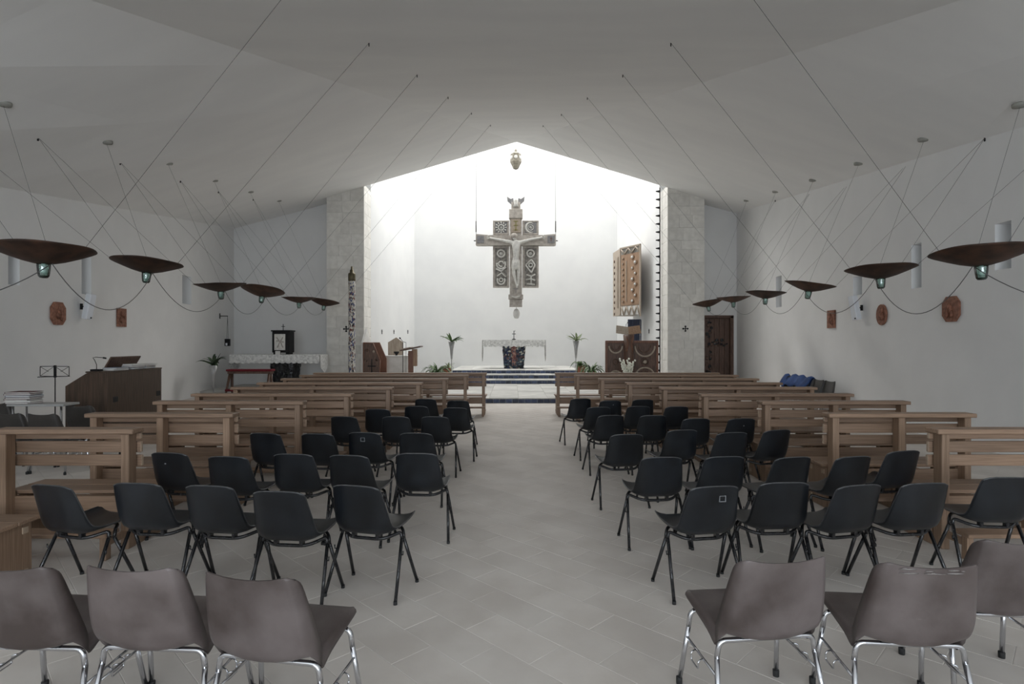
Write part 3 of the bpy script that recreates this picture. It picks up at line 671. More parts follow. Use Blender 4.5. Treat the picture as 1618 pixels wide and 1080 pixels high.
# ------------------------------------------------------------------ dish lamps on cables
dish_prof = [(.0, -.150), (.055, -.148), (.10, -.138), (.20, -.108), (.32, -.060), (.42, -.016), (.45, .0), (.446, .006), (.415, -.008), (.31, -.052), (.19, -.099), (.09, -.130), (.0, -.140)]
dm = MB().lathe(dish_prof, 40)
for v in dm.v:                                                # beaten, slightly uneven rim
    a = math.atan2(v.y, v.x); r = math.hypot(v.x, v.y)
    v.z += (r/.45)**3*.004*math.sin(2*a+.7)+(r/.45)**3*.003*math.sin(5*a)
dish_me = dm.mesh('dish', M['copper'])
jar_me = MB().lathe([(.060, -.135), (.060, -.17), (.056, -.22), (.048, -.275), (.036, -.292), (.0, -.296)], 20).mesh('glass_jar', M['jar'])
jb_me = MB().lathe([(.0, -.2955), (.034, -.291), (.044, -.280), (.040, -.272), (.0, -.270)], 20).mesh('jar_base', M['jarbase'])
bulb_me = MB().lathe([(.022, -.145), (.022, -.19), (.034, -.21), (.034, -.235), (.02, -.252), (.0, -.256)], 16).mesh('bulb', M['lampwhite'])
lampsL = [((0, 397), (138, 391)), ((183, 413), (283, 416)), ((310, 449), (386, 447)), ((383, 456), (448, 460)), ((446, 469), (499, 470)), ((490, 473), (536, 478))]
lampsR = [((1481, 397), (1618, 398)), ((1341, 424), (1441, 423)), ((1243, 443), (1317, 453)), ((1180, 460), (1240, 463)), ((1133, 470), (1184, 468)), ((1095, 480), (1141, 474))]
tiltX = {-1: [-3, -4, 5, -11, 3, -7], 1: [-3, -2, 6, 1, 2, -6]}
anchors = {-1: [(458, -18), (583, 68), (659, 118), (708, 153), (745, 178), (775, 197)], 1: [(1178, -18), (1060, 68), (984, 118), (928, 154), (887, 180), (858, 198)]}
discs = {-1: [(5, 165), (168, 225), (265, 258), (338, 285), (395, 303), (440, 317)], 1: [(1612, 167), (1460, 221), (1357, 259), (1285, 285), (1226, 303), (1180, 317)]}
hooks = {-1: [(-130, 165), (60, 217), (190, 256), (285, 285), (345, 302), (400, 314)], 1: [(1720, 178), (1556, 218), (1435, 257), (1344, 285), (1282, 302), (1225, 316)]}
lowpt = {}
for side, lamps in ((-1, lampsL), (1, lampsR)):
    for k, (a, b) in enumerate(lamps):
        dpx = math.hypot(b[0]-a[0], b[1]-a[1]); Y = FPX*.9/dpx
        c = at((a[0]+b[0])/2, (a[1]+b[1])/2, Y)
        roll = math.atan2(b[1]-a[1], b[0]-a[0])               # in the picture plane
        nm = ['nearest', 'second nearest', 'third nearest', 'fourth nearest', 'fifth nearest', 'farthest'][k]
        root = empty('pendant_lamp', c)
        tag(root, 'rusty copper dish lamp with green glass jar, %s one on the %s' % (nm, SIDE[side]), 'lamp', 'dish lamps hung on cables')
        Rm = Matrix.Rotation(roll, 4, 'Y') @ Matrix.Rotation(math.radians(tiltX[side][k]), 4, 'X')
        rot = Rm.to_euler()
        dz = random.uniform(0, 6.28)
        d = inst(dish_me, 'dish', root); d.rotation_euler = (Rm @ Matrix.Rotation(dz, 4, 'Z')).to_euler()
        j = inst(jar_me, 'glass_jar', root, rot=rot); inst(jb_me, 'jar_base', j); inst(bulb_me, 'bulb', root, rot=rot)
        wpt = lambda ang: c + Rm @ Vector((.43*math.cos(ang), .43*math.sin(ang), 0))
        inward = 0 if side < 0 else PI
        def cable(p, q, name='cable', r=.0024):
            mb = MB(); mb.tube([Vector(p)-c, Vector(q)-c], r, 5); return mb.build(name, M['wire'], root)
        A = ray_ceil(*anchors[side][k]); cable(wpt(inward), A)
        MB().tube([A-c+Vector((0, 0, -.045)), A-c+Vector((0, 0, .02))], .008, 6).build('ceiling_hook', M['iron'], root)
        D = ray_ceil(*discs[side][k]); cable(c+Rm @ Vector((0, .1, -.1)), D, 'drop_cable', .0021)
        MB().lathe([(.0, -.03), (.03, -.028), (.085, -.012), (.09, .0), (.09, .03)], 20, D-c).build('ceiling_rose', M['rose'], root)
        H = ray_ceil(*hooks[side][k]); cable(wpt(inward+PI+.5*side), H)
        MB().tube([H-c+Vector((0, 0, -.05)), H-c+Vector((0, 0, .02))], .012, 6).build('ceiling_hook', M['iron'], root)
        if k:
            H = ray_ceil(*hooks[side][k-1]); cable(wpt(inward+PI-.3*side), H)
        lowpt[(side, k)] = c + Rm @ Vector((.07*(-side), .02, -.145))
    for k in range(5):
        p, q = lowpt[(side, k)], lowpt[(side, k+1)]
        L = (q-p).length; sag = (0.50, 0.46, 0.40, 0.36, 0.30)[k]
        pts = [p.lerp(q, t/20)+Vector((0, 0, -sag*4*(t/20)*(1-t/20))) for t in range(21)]
        o = MB().tube(pts, .0048, 6).build('electric_cord', M['cord'])
        tag(o, 'slack electric cord between the %s and %s dish lamps, %s' % (['nearest', 'second', 'third', 'fourth', 'fifth'][k], ['second', 'third', 'fourth', 'fifth', 'farthest'][k], SIDE[side]), 'cord', 'slack cords between the dish lamps')
    p = lowpt[(side, 0)]; q = Vector((p.x+side*.35, p.y-2.6, p.z))
    pts = [p.lerp(q, t/20)+Vector((0, 0, -.5*4*(t/20)*(1-t/20))) for t in range(21)]
    tag(MB().tube(pts, .0048, 6).build('electric_cord', M['cord']), 'slack electric cord running off the picture from the nearest dish lamp, '+SIDE[side], 'cord', 'slack cords between the dish lamps')

MB().cbox((PLX1-.2, 22.35, 11.0), (PRX0+.2, 22.50, 11.2), .01).build('trim_7', M['plaster'])['kind'] = 'structure'
# ------------------------------------------------------------------ crucifix hung before the end wall
CQ = at(815, 380, 22.5)
cr = empty('crucifix', CQ); tag(cr, 'great silvered crucifix with carved panels hanging on two cables above the altar', 'crucifix')
XZ = lambda u, v, d: Vector((u, d, v))
def cpart(name, lo, hi, m, b=.012, parent=None): return MB().cbox(lo, hi, b).build(name, m, parent or cr)
cpart('upright', (-.24, -.16, -2.45), (.24, .06, 1.15), M['cross'])
xb_ = MB(); xb_.prism([(-1.57, -.20), (-1.50, -.22), (1.50, -.22), (1.57, -.20), (1.57, .20), (1.50, .22), (1.05, .18), (-1.05, .18), (-1.5, .22), (-1.57, .20)], XZ, -.22, .04); xb_.build('crossbar', M['cross'], cr)
for sx in (-1, 1):
    cpart('end_panel', (sx*1.38-.14, -.235, -.14), (sx*1.38+.14, -.215, .15), M['bluegrey'], .006)
    g = MB().box((sx*1.38-.012, -.243, -.07), (sx*1.38+.012, -.233, .09)).build('small_cross', M['bluegrey'] if sx < 0 else M['redwood'], cr)
    MB().box((sx*1.38-.05, -.243, .03), (sx*1.38+.05, -.233, .05)).build('small_cross_arm', M['bluegrey'] if sx < 0 else M['redwood'], cr)
    MB().tube([(sx*1.57, -.09, -.02), (sx*1.65, -.09, -.02)], .02, 6).build('cable_pin', M['iron'], cr)
    MB().tube([(sx*1.565, -.09, -.02), (sx*1.565, -.09, 5.36)], .009, 6).build('cable', M['wire'], cr)
    MB().tube([(sx*1.565, -.09, .32), (sx*1.565, -.09, .75)], .02, 6).build('turnbuckle', M['iron'], cr)
    # four carved panels behind the cross: sunk ground in a raised frame
    for zlo, zhi in ((.22, .78), (-1.86, -.24)):
        x0, x1 = (sx*.26, sx*.90) if sx > 0 else (sx*.90, sx*.26)
        p = cpart('panel', (x0, -.06, zlo), (x1, .05, zhi), M['cross'])
        cpart('sunk_ground', (x0+.09, -.066, zlo+.07), (x1-.09, -.058, zhi-.07), M['recess'] if zhi < 0 else M['bluegrey'], .003, p)
        for a, b in (((x0, zlo), (x1, zlo+.06)), ((x0, zhi-.06), (x1, zhi)), ((x0, zlo+.06), (x0+.07, zhi-.06)), ((x1-.07, zlo+.06), (x1, zhi-.06))):
            cpart('frame_strip', (a[0], -.095, a[1]), (b[0], -.055, b[1]), M['cross'], .008, p)
        xm = (x0+x1)/2
        def ring(r, z, w=.03, a0=0, a1=360, n=18, x=None):
            X0 = xm if x is None else x
            pts = [(X0+r*math.cos(math.radians(a0+(a1-a0)*k/n)), -.085, z+r*math.sin(math.radians(a0+(a1-a0)*k/n))) for k in range(n+1)]
            return MB().tube(pts, w, 7).build('relief', M['relief'], p)
        if zhi > 0:
            zc_ = (zlo+zhi)/2
            if sx < 0:
                ring(.11, zc_, .026)
                for k in range(12):
                    a = k*PI/6; MB().tube([(xm+.15*math.cos(a), -.085, zc_+.15*math.sin(a)), (xm+.225*math.cos(a), -.085, zc_+.225*math.sin(a))], [.022, .03], 6).build('ray', M['relief'], p)
            else:
                pts = []; R_ = []
                for k in range(19):
                    a = math.radians(60+240*k/18); pts.append((xm+.19*math.cos(a), -.085, zc_+.19*math.sin(a))); R_.append(.012+.038*math.sin(PI*k/18))
                MB().tube(pts, R_, 7).build('crescent', M['relief'], p); ring(.11, zc_, .018)
            MB().lathe([(0, -.03), (.05, -.02), (.065, 0)], 12, M=Matrix.Translation((xm, -.075, zc_)) @ Matrix.Rotation(PI/2, 4, 'X')).build('face', M['relief'], p)
        else:
            ring(.14, -.52, .032); MB().lathe([(0, -.04), (.06, -.03), (.075, 0)], 12, M=Matrix.Translation((xm, -.075, -.53)) @ Matrix.Rotation(PI/2, 4, 'X')).build('face', M['relief'], p)
            if sx < 0:
                ring(.17, -.95, .034, 160, 400); ring(.10, -.93, .028, 0, 300)
                MB().tube([(xm-.2, -.085, -1.12), (xm, -.085, -1.22), (xm+.2, -.085, -1.06)], .034, 7).build('relief', M['relief'], p)
                MB().tube([(xm-.16, -.085, -1.42), (xm+.02, -.085, -1.28), (xm+.19, -.085, -1.44)], .028, 7).build('relief', M['relief'], p)
                ring(.15, -1.58, .036, 150, 390); ring(.07, -1.56, .024)
            else:
                MB().tube(arc_pts([(xm-.19, -.085, -.98), (xm+.03, -.085, -.76), (xm+.18, -.085, -.98), (xm+.03, -.085, -1.28), (xm-.19, -.085, -.98)], .05), .034, 7).build('relief', M['relief'], p)
                ring(.075, -.98, .026)
                MB().tube([(xm-.16, -.085, -1.36), (xm+.04, -.085, -1.42), (xm+.19, -.085, -1.34)], .032, 7).build('relief', M['relief'], p)
                MB().tube([(xm+.02, -.085, -1.40), (xm+.02, -.085, -1.70)], .034, 7).build('relief', M['relief'], p)
                MB().tube([(xm-.18, -.085, -1.55), (xm+.02, -.085, -1.52), (xm+.18, -.085, -1.58)], .03, 7).build('relief', M['relief'], p)
                MB().tube([(xm-.15, -.085, -1.72), (xm+.17, -.085, -1.74)], .03, 7).build('relief', M['relief'], p)
cpart('title_plate', (-.19, -.20, .28), (.19, -.155, .82), M['palewood'])
MB().box((-.018, -.212, .36), (.018, -.198, .74)).build('title_letter', M['gilt'], cr)
for z in (.37, .55, .71): MB().box((-.09, -.212, z), (.09, -.199, z+.03)).build('title_letter', M['gilt'], cr)
cpart('top_box', (-.265, -.22, .84), (.265, .08, 1.20), M['cross'])
cpart('eagle_body', (-.18, -.14, 1.20), (.18, .04, 1.50), M['cross'])
MB().lathe([(0, .12), (.07, .09), (.10, .0), (.08, -.1), (.12, -.22)], 12, (0, -.12, 1.52)).build('eagle_head', M['relief'], cr)
for sx in (-1, 1):
    mb = MB(); mb.prism([(sx*.16, 1.40), (sx*.33, 1.55), (sx*.345, 1.72), (sx*.20, 1.62), (sx*.10, 1.66), (sx*.08, 1.44)], XZ, -.10, .0); mb.build('wing', M['bluegrey'], cr)
cpart('foot_band', (-.29, -.23, -2.32), (.29, .08, -2.14), M['cross'])
cpart('foot_block', (-.25, -.20, -2.62), (.25, .06, -2.33), M['cross'])
MB().tube([(-.16, -.24, -2.22), (0, -.25, -2.26), (.16, -.24, -2.22)], [.015, .04, .015], 7).build('relief', M['relief'], cr)
MB().box((-.10, -.168, -1.93), (.10, -.158, -1.90)).build('carved_letter', M['bluegrey'], cr)
MB().box((-.012, -.168, -2.08), (.012, -.158, -1.93)).build('carved_letter', M['bluegrey'], cr)
# the figure: one skinned body
def skin_body(name, nodes, edges, radii, m, parent, root=0, sub=2):
    me = bpy.data.meshes.new(name); me.from_pydata(nodes, edges, []); me.materials.append(m)
    o = bpy.data.objects.new(name, me); COL.objects.link(o); o.parent = parent
    o.modifiers.new('skin', 'SKIN'); 
    if not me.skin_vertices: me.attributes.new('skin', 'FLOAT', 'POINT')
    sv = me.skin_vertices[0].data
    for i, r in enumerate(radii):
        sv[i].radius = r if isinstance(r, tuple) else (r, r); sv[i].use_root = (i == root)
    s = o.modifiers.new('sub', 'SUBSURF'); s.levels = sub; s.render_levels = sub
    return o
nd = [(0, -.23, -.92), (.0, -.25, -.70), (.01, -.26, -.42), (.0, -.26, -.17), (-.03, -.27, -.04), (-.06, -.29, .05), (-.07, -.30, .16),
      (-.22, -.26, -.10), (-.58, -.26, -.02), (-.93, -.25, .04), (-1.05, -.25, .06),
      (.22, -.26, -.10), (.58, -.26, .0), (.93, -.25, .06), (1.05, -.25, .09),
      (-.09, -.24, -1.0), (-.07, -.28, -1.38), (.03, -.23, -1.76), (.05, -.28, -1.90),
      (.10, -.24, -1.0), (.11, -.28, -1.38), (.08, -.23, -1.74), (.04, -.28, -1.86)]
ed = [(0, 1), (1, 2), (2, 3), (3, 4), (4, 5), (5, 6), (3, 7), (7, 8), (8, 9), (9, 10), (3, 11), (11, 12), (12, 13), (13, 14), (0, 15), (15, 16), (16, 17), (17, 18), (0, 19), (19, 20), (20, 21), (21, 22)]
rd = [.13, .11, .15, .13, .06, .09, .075, .075, .055, .042, .045, .075, .055, .042, .045, .095, .07, .045, .035, .095, .07, .045, .035]
fig = skin_body('carved_figure', nd, ed, rd, M['relief'], cr)
for sx in (-1, 1):
    tips = [(-.05, .055), (-.02, .075), (.012, .08), (.042, .07)]
    for dz, ln in tips:
        MB().tube([(sx*1.06, -.27, .07+dz*.5), (sx*(1.06+ln*.6), -.285, .075+dz), (sx*(1.06+ln), -.28, .07+dz*1.2)], [.016, .014, .01], 6).build('finger', M['relief'], fig)
    MB().tube([(sx*1.04, -.27, .10), (sx*1.06, -.29, .15), (sx*1.09, -.29, .17)], [.016, .014, .011], 6).build('thumb', M['relief'], fig)
mb = MB(); mb.lathe([(.10, -.05), (.135, .03), (.12, .10), (.06, .15), (0, .16)], 14, (-.065, -.275, .09)); mb.build('hair', M['cross'], fig)
mb = MB(); mb.lathe([(.155, .12), (.165, .0), (.19, -.16), (.15, -.24), (.0, -.26)], 16, (0, -.225, -.93)); mb.build('loincloth', M['relief'], fig)
# lantern above and egg-shaped pendant below
p = at(815, 253, 22.5); ln_ = empty('sanctuary_lantern', p); tag(ln_, 'faceted pale lantern box hanging under the roof peak', 'lantern')
MB().lathe([(.10, .32), (.21, .24), (.225, -.08), (.10, -.34), (.06, -.36)], 6, smooth=False).build('body', M['lantern'], ln_)
MB().lathe([(.05, .32), (.06, .36), (.02, .44), (.0, .46)], 8).build('finial', M['lantern'], ln_)
for k in range(6):
    a = k*PI/3+PI/6; MB().lathe([(.075, 0), (.06, .02), (0, .03)], 12, M=Matrix.Translation((.19*math.cos(a), .19*math.sin(a), .08)) @ Matrix.Rotation(a, 4, 'Z') @ Matrix.Rotation(PI/2, 4, 'Y')).build('relief_disc', M['relief'], ln_)
MB().tube([(0, -.06, .44), (0, -.06, 2.2)], .006, 5).build('cable', M['wire'], ln_)
eg = Vector(at(816, 495, 22.5)-CQ)
MB().lathe([(0, -.21), (.08, -.19), (.13, -.08), (.135, .04), (.09, .15), (.03, .19), (.0, .195)], 16, eg).build('egg_pendant', M['marble'], cr)
MB().tube([eg+Vector((0, 0, .19)), eg+Vector((0, 0, .32))], .008, 5).build('pendant_cord', M['wire'], cr)

# ------------------------------------------------------------------ altars, cloths
def altar_cloth(name, c, hw, hd, ztop, drop, side_drop, label, npl):
    root = empty(name, (c[0], c[1], ztop)); tag(root, label, 'altar cloth')
    MB().cbox((-hw-.01, -hd-.01, 0), (hw+.01, hd+.01, .008), .003).build('top_cloth', M['lace'], root)
    def skirt(p0, p1, nrm, dr, nm, point=False):
        n = 84; rows = [[], [], [], []]
        for k in range(n+1):
            t = k/n; q = Vector(p0).lerp(Vector(p1), t); wv = .010*math.sin(t*2*PI*npl)
            sc_ = .04*abs(math.sin(t*PI*npl)) if not point else 0
            d_ = dr if not point else dr*(1.0-.30*abs(2*t-1))
            for i, f in enumerate((0, .35, .75, 1.0)):
                z = .004-(d_*f+(sc_*f if not point else 0)-(.03 if f == 1 and not point else 0))
                rows[i].append(q+Vector(nrm)*(.012+wv*f+.02*f)+Vector((0, 0, z)))
        mb = MB(); mb.grid(rows); back = [[v+Vector(nrm)*.004 for v in r] for r in rows]; mb.grid(back)
        mb.grid([rows[-1], back[-1]]); mb.build(nm, M['lace'], root)
    skirt((-hw, -hd, 0), (hw, -hd, 0), (0, -1, 0), drop, 'front_skirt')
    skirt((-hw, hd, 0), (-hw, -hd, 0), (-1, 0, 0), side_drop, 'side_drape', True)
    skirt((hw, -hd, 0), (hw, hd, 0), (1, 0, 0), side_drop, 'side_drape', True)
    return root
def pedestal(mb, c, w0, w1, d0, d1, z0, z1, lump, n=16, seed=1):
    rnd = random.Random(seed); rows = []
    for i in range(n+1):
        t = i/n; w_ = w0+(w1-w0)*t; d_ = d0+(d1-d0)*t; ring = []
        for k in range(40):
            a = 2*PI*k/40; ca, sa = math.cos(a), math.sin(a)
            f = 1/max(abs(ca), abs(sa)); f = 1+(f-1)*.92
            ring.append(Vector((c[0]+w_*ca*f*(1+rnd.uniform(-lump, lump)), c[1]+d_*sa*f*(1+rnd.uniform(-lump, lump)), z0+(z1-z0)*t)))
        rows.append(ring)
    mb.grid(rows, closed=True)
    mb.add(rows[0], [tuple(range(39, -1, -1))]); mb.add(rows[-1], [tuple(range(40))]); return mb
ac = Vector((0.08, 23.75, 0))
al = empty('altar', (ac.x, ac.y, Z4)); tag(al, 'main altar with white slab on a blue glazed ceramic pedestal', 'altar')
pedestal(MB(), (0, 0), .40, .49, .34, .40, 0, 1.10, .05).build('pedestal', M['mosaic'], al)
pedestal(MB(), (.0, -.385), .075, .10, .05, .06, .10, 1.02, .10, seed=3).build('red_relief', M['mosaicred'], al)
rnd = random.Random(4)
for k in range(26):
    x = rnd.uniform(-.40, .40); z = rnd.uniform(.06, 1.0); r = rnd.uniform(.03, .06)
    if abs(x) < .12: continue
    MB().lathe([(r, 0), (r*.85, r*.4), (r*.4, r*.6), (0, r*.62)], 9, M=Matrix.Translation((x*(.80+.18*z), -.345-.06*z, z)) @ Matrix.Rotation(PI/2, 4, 'X')).build('ceramic_boss', M['mosaic'], al)
MB().cbox((-1.27, -.44, 1.10), (1.27, .44, 1.165), .008).build('slab', M['marble'], al)
altar_cloth('altar_cloth', ac, 1.28, .45, Z4+1.167, .27, .88, 'white lace cloth with scalloped edge on the main altar', 12)
ax = empty('altar_cross', at(812, 536.6, 23.75)); tag(ax, 'small dark standing cross on the main altar', 'cross')
MB().lathe([(.085, 0), (.08, .03), (.02, .05), (.015, .06)], 14).build('base', M['iron'], ax)
MB().cbox((-.014, -.012, .05), (.014, .012, .38), .003).build('stem', M['iron'], ax); MB().cbox((-.08, -.012, .235), (.08, .012, .262), .003).build('arm', M['iron'], ax)
MB().tube([(.03, 0, .33), (.05, 0, .40)], .007, 5).build('ray', M['iron'], ax)
# side altar
MB().cbox((-9.60, 17.4, 0), (-6.36, YB, .15), .01).build('trim_6', M['slab'])['kind'] = 'structure'
sc_ = Vector((-7.62, 18.65, 0)); sa = empty('side_altar', (sc_.x, sc_.y, .15)); tag(sa, 'side altar on a black ceramic pedestal beside the red kneeler', 'altar')
pedestal(MB(), (.22, 0), .30, .42, .28, .34, 0, 1.03, .06, seed=9).build('pedestal', M['darkceramic'], sa)
rnd = random.Random(14)
for k in range(12):
    x = rnd.uniform(-.22, .26); z = rnd.uniform(.3, .95); r = rnd.uniform(.03, .06)
    MB().lathe([(r, 0), (r*.85, r*.4), (r*.4, r*.6), (0, r*.62)], 9, M=Matrix.Translation((.22+x, -.285-.055*z, z)) @ Matrix.Rotation(PI/2, 4, 'X')).build('ceramic_boss', M['darkceramic'], sa)
MB().cbox((-1.44, -.36, 1.03), (1.44, .36, 1.085), .008).build('slab', M['marble'], sa)
altar_cloth('altar_cloth', sc_, 1.45, .37, 1.237, .27, .60, 'white lace cloth hanging over the side altar', 16)
tb = empty('icon_shrine', (-7.48, 18.62, 1.247)); tag(tb, 'dark box shrine with pale relief door on the side altar', 'shrine')
MB().cbox((-.28, -.2, .06), (.28, .22, .74), .01).build('case', M['iron'], tb)
MB().cbox((-.31, -.23, .74), (.31, .25, .785), .01).build('top', M['iron'], tb)
for sx in (-1, 1): MB().cbox((sx*.2-.05, -.18, 0), (sx*.2+.05, .18, .06), .006).build('foot', M['iron'], tb)
d = MB().cbox((-.20, -.222, .14), (.15, -.198, .66), .006).build('door', M['relief'], tb)
MB().tube([(-.10, -.225, .22), (-.02, -.225, .40), (-.12, -.225, .55)], .018, 6).build('relief', M['cross'], d); MB().tube([(.08, -.225, .22), (.0, -.225, .42), (.08, -.225, .56)], .018, 6).build('relief', M['cross'], d); MB().tube([(-.14, -.225, .44), (.11, -.225, .40)], .014, 6).build('relief', M['cross'], d)
MB().cbox((-.008, -.01, .785), (.008, .01, .99), .002).build('cross_stem', M['iron'], tb); MB().cbox((-.06, -.01, .90), (.06, .01, .917), .002).build('cross_arm', M['iron'], tb)
tag(MB().cbox((-7.62, 18.33, 1.247), (-7.47, 18.37, 1.36), .004).build('altar_card', M['paper']), 'small cream card standing before the dark shrine', 'card')

# prie-dieu with red velvet, on the side altar step
pd = empty('kneeler_bench', (-7.62, 16.6, 0)); tag(pd, 'dark wooden kneeling bench with red velvet top and pad by the side altar', 'kneeler')
MB().cbox((-.66, -.14, .80), (.66, .16, .86), .02).build('velvet_top', M['redvelvet'], pd)
MB().cbox((-.62, -.12, .73), (.62, .14, .80), .006).build('rail', M['darkwood'], pd)
for sx in (-1, 1):
    MB().tube([(sx*.57, .06, .73), (sx*.59, .10, .02)], [.045, .03], 8).build('leg', M['darkwood'], pd); MB().tube([(sx*.57, -.06, .73), (sx*.59, -.32, .02)], [.04, .03], 8).build('leg', M['darkwood'], pd)
MB().cbox((-.58, -.36, .24), (.58, -.10, .30), .02).build('kneeling_pad', M['redvelvet'], pd)

# ------------------------------------------------------------------ plants and vases
def leaf_mesh(L, wd, m, bend, n=6, rise=.9):
    rows = []
    for i in range(n+1):
        t = i/n; a = bend*t; x = L*t*math.cos(a*.6); z = L*t*math.sin(rise-a)*.9; hw = wd*math.sin(PI*min(.97, t*.9+.08))
        rows.append([Vector((x, -hw, z+hw*.25)), Vector((x, 0, z)), Vector((x, hw, z+hw*.25))])
    mb = MB(); mb.grid(rows); mb.grid([[v-Vector((0, 0, .003)) for v in r] for r in rows]); return mb.mesh('leaf', m, fix=False)
def plant(name, loc, m, n, L, wd, label, pot=None, zs=0.0, spread=1.0, cat='plant', seed=1, cone=None):
    bends = ((1.0, .75), (.85, .45), (.7, .2)) if cone else ((1.0, 1.5), (.8, 1.1), (.65, .6))
    root = empty(name, loc); tag(root, label, cat, 'plants around the altars'); rnd = random.Random(seed)
    ms = [leaf_mesh(L*s, wd*s, m, b) for s, b in bends]
    for k in range(n):
        inst(rnd.choice(ms), 'leaf', root, (rnd.uniform(-.04, .04)*spread, rnd.uniform(-.04, .04)*spread, zs), (rnd.uniform(-.3, .3), rnd.uniform(-.5, .35), rnd.uniform(0, 2*PI)), [rnd.uniform(.75, 1.15)]*3)
    if pot:
        MB().lathe([(pot*.7, 0), (pot*.95, zs*.8), (pot*1.08, zs*.8), (pot*1.08, zs), (pot*.9, zs), (pot*.85, zs*.9), (0, zs*.88)], 18).build('pot', M['pot'], root)
    if cone:
        h0, r0 = cone
        MB().lathe([(.013, .02), (.014, h0), (.03, h0+.02), (r0*.55, zs-.25), (r0, zs), (r0*.88, zs), (r0*.5, zs-.22), (0, h0+.06)], 18).build('cone_vase', M['cone'], root)
        MB().lathe([(.13, 0), (.13, .012), (.03, .03), (.012, .04)], 18).build('base', M['cone'], root)
    return root
def cone_plant(px, Y, z0, label, m, seed, ztop, n=16):
    plant('vase_plant', ((px-809)*Y/FPX, Y, z0), m, n, .50, .050, label, None, ztop, 1.0, 'plant', seed, (ztop-.62, .115))
cone_plant(713.5, 20.1, Z1, 'leafy spray in a tall grey cone vase by the main altar, throne side', M['leaf'], 2, 1.52)
cone_plant(910, 20.1, Z1, 'leafy spray in a tall grey cone vase by the main altar, ambo side', M['paleleaf'], 3, 1.55)
cone_plant(337.5, 16.4, 0, 'dark leafy plant in a tall cone vase beside the red kneeler', M['darkleaf'], 4, 0.98, 22)
def bush(px, Y, z0, n, L, m, label, seed, zs=.22, wd=.03): plant('potted_plant', ((px-809)*Y/FPX, Y, z0), m, n, L, wd, label, .14, zs, 1.5, 'plant', seed)
bush(690, 18.9, Z1, 52, .76, M['leaf'], 'bushy arching green plant on the sanctuary step, throne side', 5, .50, .032)
bush(706, 20.4, Z1, 26, .48, M['paleleaf'], 'smaller pale plant beneath the cone vase, throne side', 6, .58, .035)
bush(935, 18.9, Z1, 46, .70, M['leaf'], 'bushy arching green plant on the sanctuary step, ambo side', 7, .54, .036)
bush(918, 20.5, Z1, 26, .50, M['leaf'], 'small plant in a terracotta pot beneath the cone vase, ambo side', 8, .66, .035)
fb = empty('flower_arrangement', ((993-809)*17.9/FPX, 17.9, Z1)); tag(fb, 'arrangement of white flower spikes in front of the carved ambo', 'flowers')
MB().lathe([(.10, 0), (.13, .25), (.15, .27), (.12, .27), (.0, .22)], 18).build('vase', M['cone'], fb)
rnd = random.Random(3)
pet = MB().lathe([(.0, -.035), (.03, -.015), (.036, .01), (.015, .03), (0, .035)], 7).mesh('blossom', M['petal'])
for k in range(11):
    a = rnd.uniform(0, 6.28); lean = rnd.uniform(.05, .34); h = rnd.uniform(.50, .80)
    q = Vector((math.cos(a)*lean, math.sin(a)*lean*.5, .22+h)); s_ = MB().tube([(0, 0, .2), q*.5+Vector((0, 0, .12)), q], .006, 5).build('stem', M['leaf'], fb)
    for j in range(9):
        t = 1-.07*j; inst(pet, 'blossom', s_, tuple(Vector((q.x*t, q.y*t, .22+h*t))+Vector((rnd.uniform(-.03, .03), rnd.uniform(-.03, .03), 0))), (rnd.random(), rnd.random(), 0))
lm = leaf_mesh(.5, .03, M['leaf'], .8)
for k in range(10): inst(lm, 'leaf', fb, (0, 0, .24), (0, rnd.uniform(-.6, .1), k*.63))

# ------------------------------------------------------------------ sanctuary furniture, throne side
th = empty('throne', (-4.60, 19.25, Z1)); tag(th, 'carved dark wooden sanctuary seat with tall sloping sides and a cross', 'throne')
prof = [(-.30, 0), (.26, 0), (.26, .93), (.02, 1.50), (-.30, 1.50)]
for nm, yy, m in (('side_panel', -.5, M['darkwood']), ('side_panel', .45, M['redwood'])):
    sp = MB().prism(prof, XZ, yy, yy+.05).build(nm, m, th)
    if yy < 0:
        for a, b in zip(prof, prof[1:]+prof[:1]):
            MB().tube([(a[0]*.97, yy-.004, max(a[1]-.02, .0)), (b[0]*.97, yy-.004, max(b[1]-.02, .0))], .022, 6).build('border', M['redwood'], sp)
        MB().cbox((-.03, yy-.02, .25), (.0, yy+.01, .95), .004).build('carved_cross', M['iron'], sp); MB().cbox((-.15, yy-.02, .70), (.12, yy+.01, .735), .004).build('carved_cross_arm', M['iron'], sp)
        for x, z, r in ((.05, 1.20, .045), (-.18, 1.25, .05), (.13, .45, .05), (-.17, .3, .05), (.14, .92, .04), (-.2, .9, .04)):
            MB().lathe([(r, 0), (r*.7, .02), (0, .03)], 12, M=Matrix.Translation((x, yy, z)) @ Matrix.Rotation(PI/2, 4, 'X')).build('boss', M['palewood'] if z > 1.1 and x > 0 else M['darkwood'], sp)
MB().prism([(-.5, 0), (.5, 0), (.5, 1.50), (0, 1.96), (-.5, 1.50)], lambda u, v, d: Vector((d, u, v)), -.36, -.30).build('gabled_back', M['marble'], th)
MB().cbox((-.30, -.45, .40), (.24, .45, .46), .01).build('seat', M['honey'], th)
ps = empty('white_seat', (-4.22, 20.6, Z1)); tag(ps, 'white stone seat with pointed pale wooden back near the throne', 'seat')
MB().cbox((-.30, -.35, 0), (.52, .35, .98), .01).build('block', M['marble'], ps)
MB().cbox((-.33, -.38, .98), (.78, .38, 1.03), .006).build('shelf', M['marble'], ps)
MB().prism([(-.33, 1.03), (.22, 1.03), (.22, 1.50), (-.03, 1.68), (-.33, 1.50)], XZ, .30, .36).build('pointed_back', M['palewood'], ps)
cu = empty('altar_cruet', (-4.15, 20.45, Z1+1.03)); tag(cu, 'small dark bowl on the white stone seat shelf', 'bowl')
